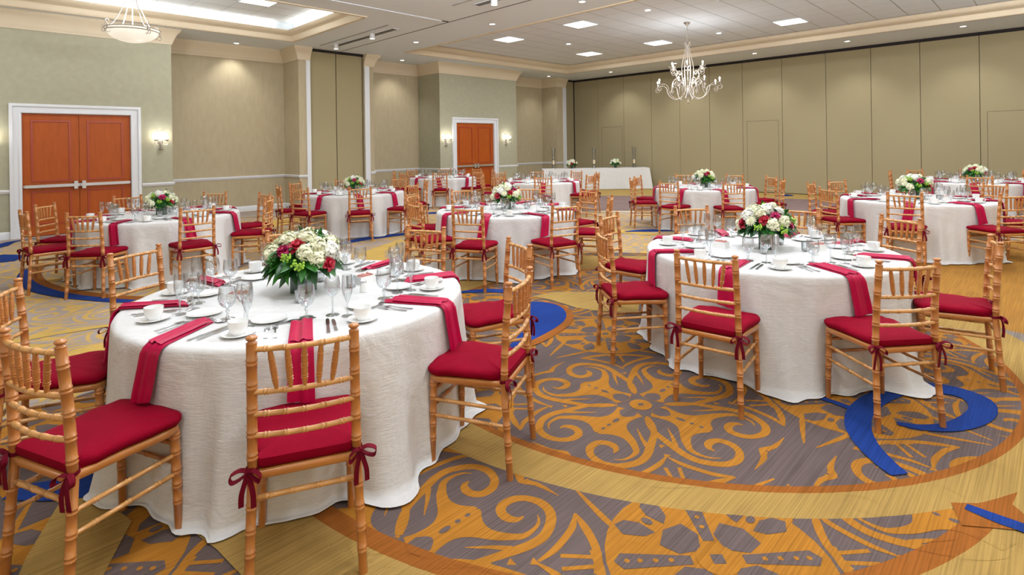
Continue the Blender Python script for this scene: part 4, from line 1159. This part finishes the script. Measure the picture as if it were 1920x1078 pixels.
def make_bouquet(seed, sc=1., redn=2, lime_bias=0.):
    rnd = random.Random(seed)
    e = empty('flower_arrangement')
    v = MB(); h, a = .105, .055
    v.box((-a,-a,0), (a,a,.008)); 
    for p, q in (((-a,-a,.008),(a,-a+.005,h)), ((-a,a-.005,.008),(a,a,h)), ((-a,-a+.005,.008),(-a+.005,a-.005,h)), ((a-.005,-a+.005,.008),(a,a-.005,h))): v.box(p, q)
    v.v = [(x*.92, y*.92, z) for x, y, z in v.v]
    v.build('vase', M['vase'], e)
    c0 = Vector((0, 0, .165)); RX, RZ = .185, .145
    fol = MB(); fd = MB()
    lf = [mesh_leaf(.09, .058, .5), mesh_leaf(.075, .05, .9), mesh_leaf(.10, .05, .7)]
    for k in range(110):
        ph = rnd.uniform(0, 2*PI); el = rnd.uniform(-.24, .35) if k < 70 else rnd.uniform(.2, 1.3)
        d = Vector((math.cos(el)*math.cos(ph), math.cos(el)*math.sin(ph), math.sin(el)))
        p = c0+Vector((d.x*RX*.62, d.y*RX*.62, d.z*RZ*.62))
        l = rnd.choice(lf); out = Vector((d.x, d.y, d.z*.6-.05)).normalized()
        q = Vector((1, 0, 0)).rotation_difference(out); r = rnd.uniform(-.8, .8)
        V = []
        for x, y, z in l.v:
            y2, z2 = y*math.cos(r)-z*math.sin(r), y*math.sin(r)+z*math.cos(r); V.append(q @ Vector((x, y2, z2)) + p)
        (fol if rnd.random() < .5 else fd).add(V, l.f, True)
    fol.sphere(c0, .09, 12, 8, (1, 1, .8))
    fo = fol.build('foliage', M['leaf'], e, sharp=False); fd.build('dark_foliage', M['leafd'], fo, sharp=False)
    # blossoms on a dome
    spots = []
    n = 31
    for k in range(n):
        zz = 1-.98*(k+.5)/n; ph = k*2.39996+seed; rr = math.sqrt(1-zz*zz); spots.append(Vector((rr*math.cos(ph), rr*math.sin(ph), zz)))
    rnd.shuffle(spots)
    # roses sit on one face of the dome and one behind
    def take(az, el):
        t = Vector((math.cos(el)*math.cos(az), math.cos(el)*math.sin(az), math.sin(el)))
        i = min(range(len(spots)), key=lambda j: (spots[j]-t).length); return spots.pop(i)
    face = [take(.35, .75), take(-.25, .55), take(-1.2, .35)][:redn]+[take(2.6, .5), take(1.4, .25)]
    face += [take(.1, .15), take(.7, .1)]
    spots = face+spots
    # roses face the viewer's side as well as all around
    kinds = ['rose']*(redn+2)+['lime']*2
    rest = ['lime']*4+['berry']*3+['mum']*6+['hyd']*15; rnd.shuffle(rest); kinds += rest
    for s_, kd in zip(spots, kinds):
        me = {'rose': MR, 'lime': ML, 'berry': MLG, 'mum': rnd.choice(MM), 'hyd': rnd.choice(MH)}[kd]
        if kd == 'rose' and rnd.random() < .25: me = MRM
        nm = {'rose': 'rose', 'lime': 'green_blossom', 'berry': 'berry_cluster', 'mum': 'chrysanthemum', 'hyd': 'hydrangea'}[kd]
        o = bpy.data.objects.new(nm, me); COL.objects.link(o); o.parent = e
        k = rnd.uniform(.95, 1.06)*(1.0 if kd != 'hyd' else .95)
        o.location = c0+Vector((s_.x*RX*k, s_.y*RX*k, s_.z*RZ*k))
        q = Vector((0, 0, 1)).rotation_difference(Vector((s_.x, s_.y, s_.z+.25)).normalized()); o.rotation_euler = q.to_euler()
        g = rnd.uniform(.9, 1.15); o.scale = (g, g, g)
    e.scale = (sc, sc, sc)
    return e
BQ = [make_bouquet(11), make_bouquet(23, 1., 3), make_bouquet(37, 1., 1)]

# ------------------------------------------------------------------ lay the tables
def put(src, loc, rz, label, group=None, tilt=None):
    o = copy_tree(src) if src.name in USED else src
    USED.add(src.name)
    o.location = loc; o.rotation_euler = (0, 0, rz) if tilt is None else (tilt[0], tilt[1], rz)
    cats = {'w': 1}
    o['label'] = label
    if group: o['group'] = group
    return o
USED = set()
for s_, c in ((CHAIR,'chair'),(TCORE,'table'),(G_,'glass'),(WG,'glass'),(FL,'glass'),(PLT,'plate'),(SAU,'saucer'),(CUP,'cup'),(FORK,'fork'),(SFORK,'fork'),(KNIFE,'knife'),(BKNIFE,'knife'),(SPOON,'spoon'),(DFORK,'fork'),(CAND,'candle holder'),(CAD,'sweetener caddy'),(SHK,'shaker')):
    s_['category'] = c
for n_ in NAPS: n_['category'] = 'napkin'
for b_ in BQ: b_['category'] = 'flower arrangement'
# freeze child lists before anything is copied
for s_ in [CHAIR, TCORE, G_, WG, FL, CUP, CAND, CAD, SHK]+BQ+NAPS+[PLT, SAU, FORK, SFORK, KNIFE, BKNIFE, SPOON, DFORK]:
    for c in children(s_):
        for d in children(c): children(d)

def in_view(P, m=30):
    q = project(P)
    return q is not None and -m < q[0] < 1920+m and q[1] < 1078+m
FLOWERS = {'T1': (0, 1.08, 3.75), 'T2': (1, 1.05, 3.35), 'T3': (2, .95, 4.0), 'T4': (1, 1.0, 4.3), 'T5': (2, .95, 3.6), 'T8': (0, 1., 4.1), 'T9': (2, 1.05, 3.2), 'T10': (0, 1., 3.0)}
CH_R = 1.155
rz_rnd = random.Random(99)
for ti, (key, cx, cy, _, ph, seats) in enumerate(TABLES):
    put(TCORE, (cx, cy, 0), ti*.3, 'round banquet table hidden under the cloth of the %s' % ph, 'round banquet tables')
    c = make_cloth(seats, ti+1, None).build('tablecloth', M['cloth'], sharp=False)
    c.location = (cx, cy, 0.003)
    tag(c, 'ivory crinkled floor-length cloth draped over the %s' % ph, 'tablecloth', 'round ivory tablecloths')
    names = seat_names(seats, cx, cy)
    for i, az in enumerate(seats):
        a = math.radians(az); er = Vector((math.cos(a), math.sin(a), 0)); et = Vector((-math.sin(a), math.cos(a), 0))
        sn = names[i]
        C0 = Vector((cx, cy, 0))
        rr = CH_R+rz_rnd.uniform(-.02, .03)
        pc = C0+er*rr
        if in_view(pc+Vector((0, 0, .6)), 120):
            j = rz_rnd.uniform(-.05, .05)
            put(CHAIR, pc, a+PI/2+j, 'wooden chair with crimson cushion, %s seat of the %s' % (sn, ph), 'chiavari chairs with red cushions')
        if not in_view(C0+er*.75+Vector((0, 0, ZT)), 40): continue
        def place(src, r, t, rz, what, grp, z=ZT+.003):
            p = C0+er*r+et*t; return put(src, (p.x, p.y, z), a+rz, '%s, %s seat of the %s' % (what, sn, ph), grp)
        jt = rz_rnd.uniform(-.008, .008)
        nv = rz_rnd.randrange(4) if key not in ('T1', 'T2') else {'T1': (1, 0, 3, 3, 0, 1, 2, 2), 'T2': (0, 2, 0, 3, 3, 1, 0, 2)}[key][i]
        put(NAPS[nv], (cx, cy, 0), a-.02+rz_rnd.uniform(-.02, .02), 'crimson napkin over table edge, %s seat of the %s' % (sn, ph), 'crimson napkins over the table edges')
        place(PLT, .53, -.165+jt, 0, 'white bread plate', 'white bread plates')
        place(SAU, .715, .265+jt, 0, 'white saucer', 'white saucers')
        place(CUP, .715, .265+jt, rz_rnd.choice((-2.2, -1.2, .5, 2.6)), 'white coffee cup on saucer', 'white coffee cups', ZT+.0115)
        place(G_, .55, .01, 0, 'stemmed water goblet', 'stemmed water goblets')
        place(WG, .56, .135, 0, 'long-stemmed wine glass', 'wine glasses')
        place(FL, .61, .205, 0, 'champagne flute', 'champagne flutes')
        place(SFORK, .715, -.165, PI/2, 'outer salad fork', 'salad forks')
        place(FORK, .715, -.128, PI/2+.03, 'inner dinner fork', 'dinner forks')
        place(KNIFE, .73, .105, PI/2-.02, 'inner dinner knife', 'dinner knives')
        place(BKNIFE, .73, .135, PI/2+.03, 'outer butter knife', 'butter knives')
        place(SPOON, .605, -.045, .10, 'dessert spoon above the napkin', 'dessert spoons')
        place(DFORK, .585, -.03, PI+.12, 'dessert fork above the napkin', 'dessert forks')
    # centre items
    va = math.atan2(-cy, -cx)
    er = Vector((math.cos(va), math.sin(va), 0)); et = Vector((-math.sin(va), math.cos(va), 0))
    for k, (r, t) in enumerate(((.24, .02), (.02, .27), (-.22, -.10))):
        p = Vector((cx, cy, 0))+er*r+et*(-t if k != 1 else t)
        put(CAND, (p.x, p.y, ZT+.003), k, 'glass votive holder %s centre, %s' % (['in front of', 'right of', 'behind'][k], ph), 'glass votive holders')
    for k, (r, t) in enumerate(((.08, -.34), (-.05, .36))):
        p = Vector((cx, cy, 0))+er*r+et*t
        put(CAD, (p.x, p.y, ZT+.003), va+1.1+k, 'white sweetener caddy %s of centre, %s' % (['left', 'right'][k], ph), 'white sweetener caddies')
    p = Vector((cx, cy, 0))+er*.16+et*.33
    put(SHK, (p.x, p.y, ZT+.003), 0, 'small white shaker right of the centre of the %s' % ph, 'white shakers')
    if key in FLOWERS:
        v, sc, r = FLOWERS[key]
        o = put(BQ[v], (cx, cy, ZT+.003), r, {'T1': 'largest white and crimson flower arrangement, on the front left table', 'T2': 'white and red rose arrangement on the large right table'}.get(key, 'low white, green and crimson flower arrangement on the %s' % ph))
        o.scale = (sc, sc, sc)

# ------------------------------------------------------------------ head table
def head_table():
    f = Vector((.7071, .7071, 0)); r = Vector((.7071, -.7071, 0))
    org = f*19.45
    ang = math.atan2(r.y, r.x)
    root = empty('head_table', org+r*3.0, ang); tag(root, 'long straight head table beneath the white cloth before the olive folding wall', 'table')
    for s_ in (-1, 1):
        t = MB(); t.box((s_*.95-.90, .02, .70), (s_*.95+.90, .70, .73)); t.build('table_top', M['rail'], root)
    cl = MB(); rows = []
    # front drape and right end, as a continuous skirt around the rectangle, top included
    x0, x1, y0, y1 = -1.90, 1.90, 0., .72
    per = []
    def edge(a, b, n):
        for k in range(n): per.append((a[0]+(b[0]-a[0])*k/n, a[1]+(b[1]-a[1])*k/n))
    edge((x0,y0),(x1,y0),60); edge((x1,y0),(x1,y1),16); edge((x1,y1),(x0,y1),60); edge((x0,y1),(x0,y0),16)
    n = len(per)
    for i in range(13):
        t = i/12; row = []
        for k, (x, y) in enumerate(per):
            fx = (x/x1); fy = (y-.36)/.36
            ox = (1 if x > x1-1e-6 else -1 if x < x0+1e-6 else 0); oy = (-1 if y < 1e-6 else 1 if y > y1-1e-6 else 0)
            if not ox and not oy: ox = 0
            corner = math.exp(-min((abs(x-x0)+abs(y-y0)), (abs(x-x1)+abs(y-y0)))/.15)
            w = .012*t*math.sin(k*.55)+.008*t*math.sin(k*.23+1)+.05*t*corner
            row.append((x+ox*w+(.03*t if x > x1-.001 else 0), y+oy*w, ZT+.004-(ZT-.006)*t))
        rows.append(row)
    cl.grid(rows, closed=True); cl.add(rows[0], [tuple(range(n))], False)
    o = cl.build('tablecloth', M['cloth'], sharp=True); o.location = org+r*3.0; o.rotation_euler = (0, 0, ang)
    tag(o, 'plain white cloth draped over the long head table by the folding wall', 'tablecloth')
    return f, r, org
hf, hr, ho = head_table()
def hurricane():
    e = empty('hurricane_vase'); e['category'] = 'candle vase'
    g = MB(); g.lathe([(.055,0),(.06,.004),(.048,.03),(.045,.12),(.046,.30),(.062,.50),(.060,.50),(.044,.30),(.043,.12),(.046,.03),(0,.012)], 20, cap=(True, False)); g.build('glass', M['glass'], e)
    s_ = MB(); rnd = random.Random(5)
    for k in range(26):
        a = rnd.uniform(0, 6.3); r = rnd.uniform(0, .03); s_.sphere((r*math.cos(a), r*math.sin(a), rnd.uniform(.02, .10)), .013, 6, 4, (1, 1, .7))
    s_.build('stones', M['stones'], e)
    w = MB(); w.lathe([(.03,.10),(.03,.19),(.026,.195),(0,.193)], 16); w.build('pillar_candle', M['flame'], e)
    return e
HV = hurricane()
for c in children(HV): children(c)
for lat, t in ((1039, 'tall glass hurricane vase with candle at the left end of the head table'), (1115, 'tall glass hurricane vase with candle at the middle of the head table'), (1190, 'tall glass hurricane vase with candle at the right end of the head table')):
    p = hf*19.8+hr*((lat-960)/1027*19.8)
    o = put(HV, (p.x, p.y, ZT+.006), 0, t); o.scale = (1.3, 1.3, 1.5)
for lat, t, k in ((1073, 'small white and crimson flower arrangement, left one on the head table', 1), (1155, 'small white flower arrangement, right one on the head table', 2)):
    p = hf*19.8+hr*((lat-960)/1027*19.8)
    o = put(BQ[k], (p.x, p.y, ZT+.006), lat, t); o.scale = (.95, .95, .95)
p = hf*19.0+hr*((1115-960)/1027*19.0)
b = MB(); b.lathe([(.13,0),(.14,.01),(.12,.03),(.04,.07),(.03,.12),(.015,.14),(.012,.2),(0,.2)], 16); b.box((-.2,-.03,0), (.2,.03,.02))
o = b.build('stand_base', M['black']); o.location = (p.x, p.y, .002); tag(o, 'small black stand base on the carpet in front of the head table', 'stand')
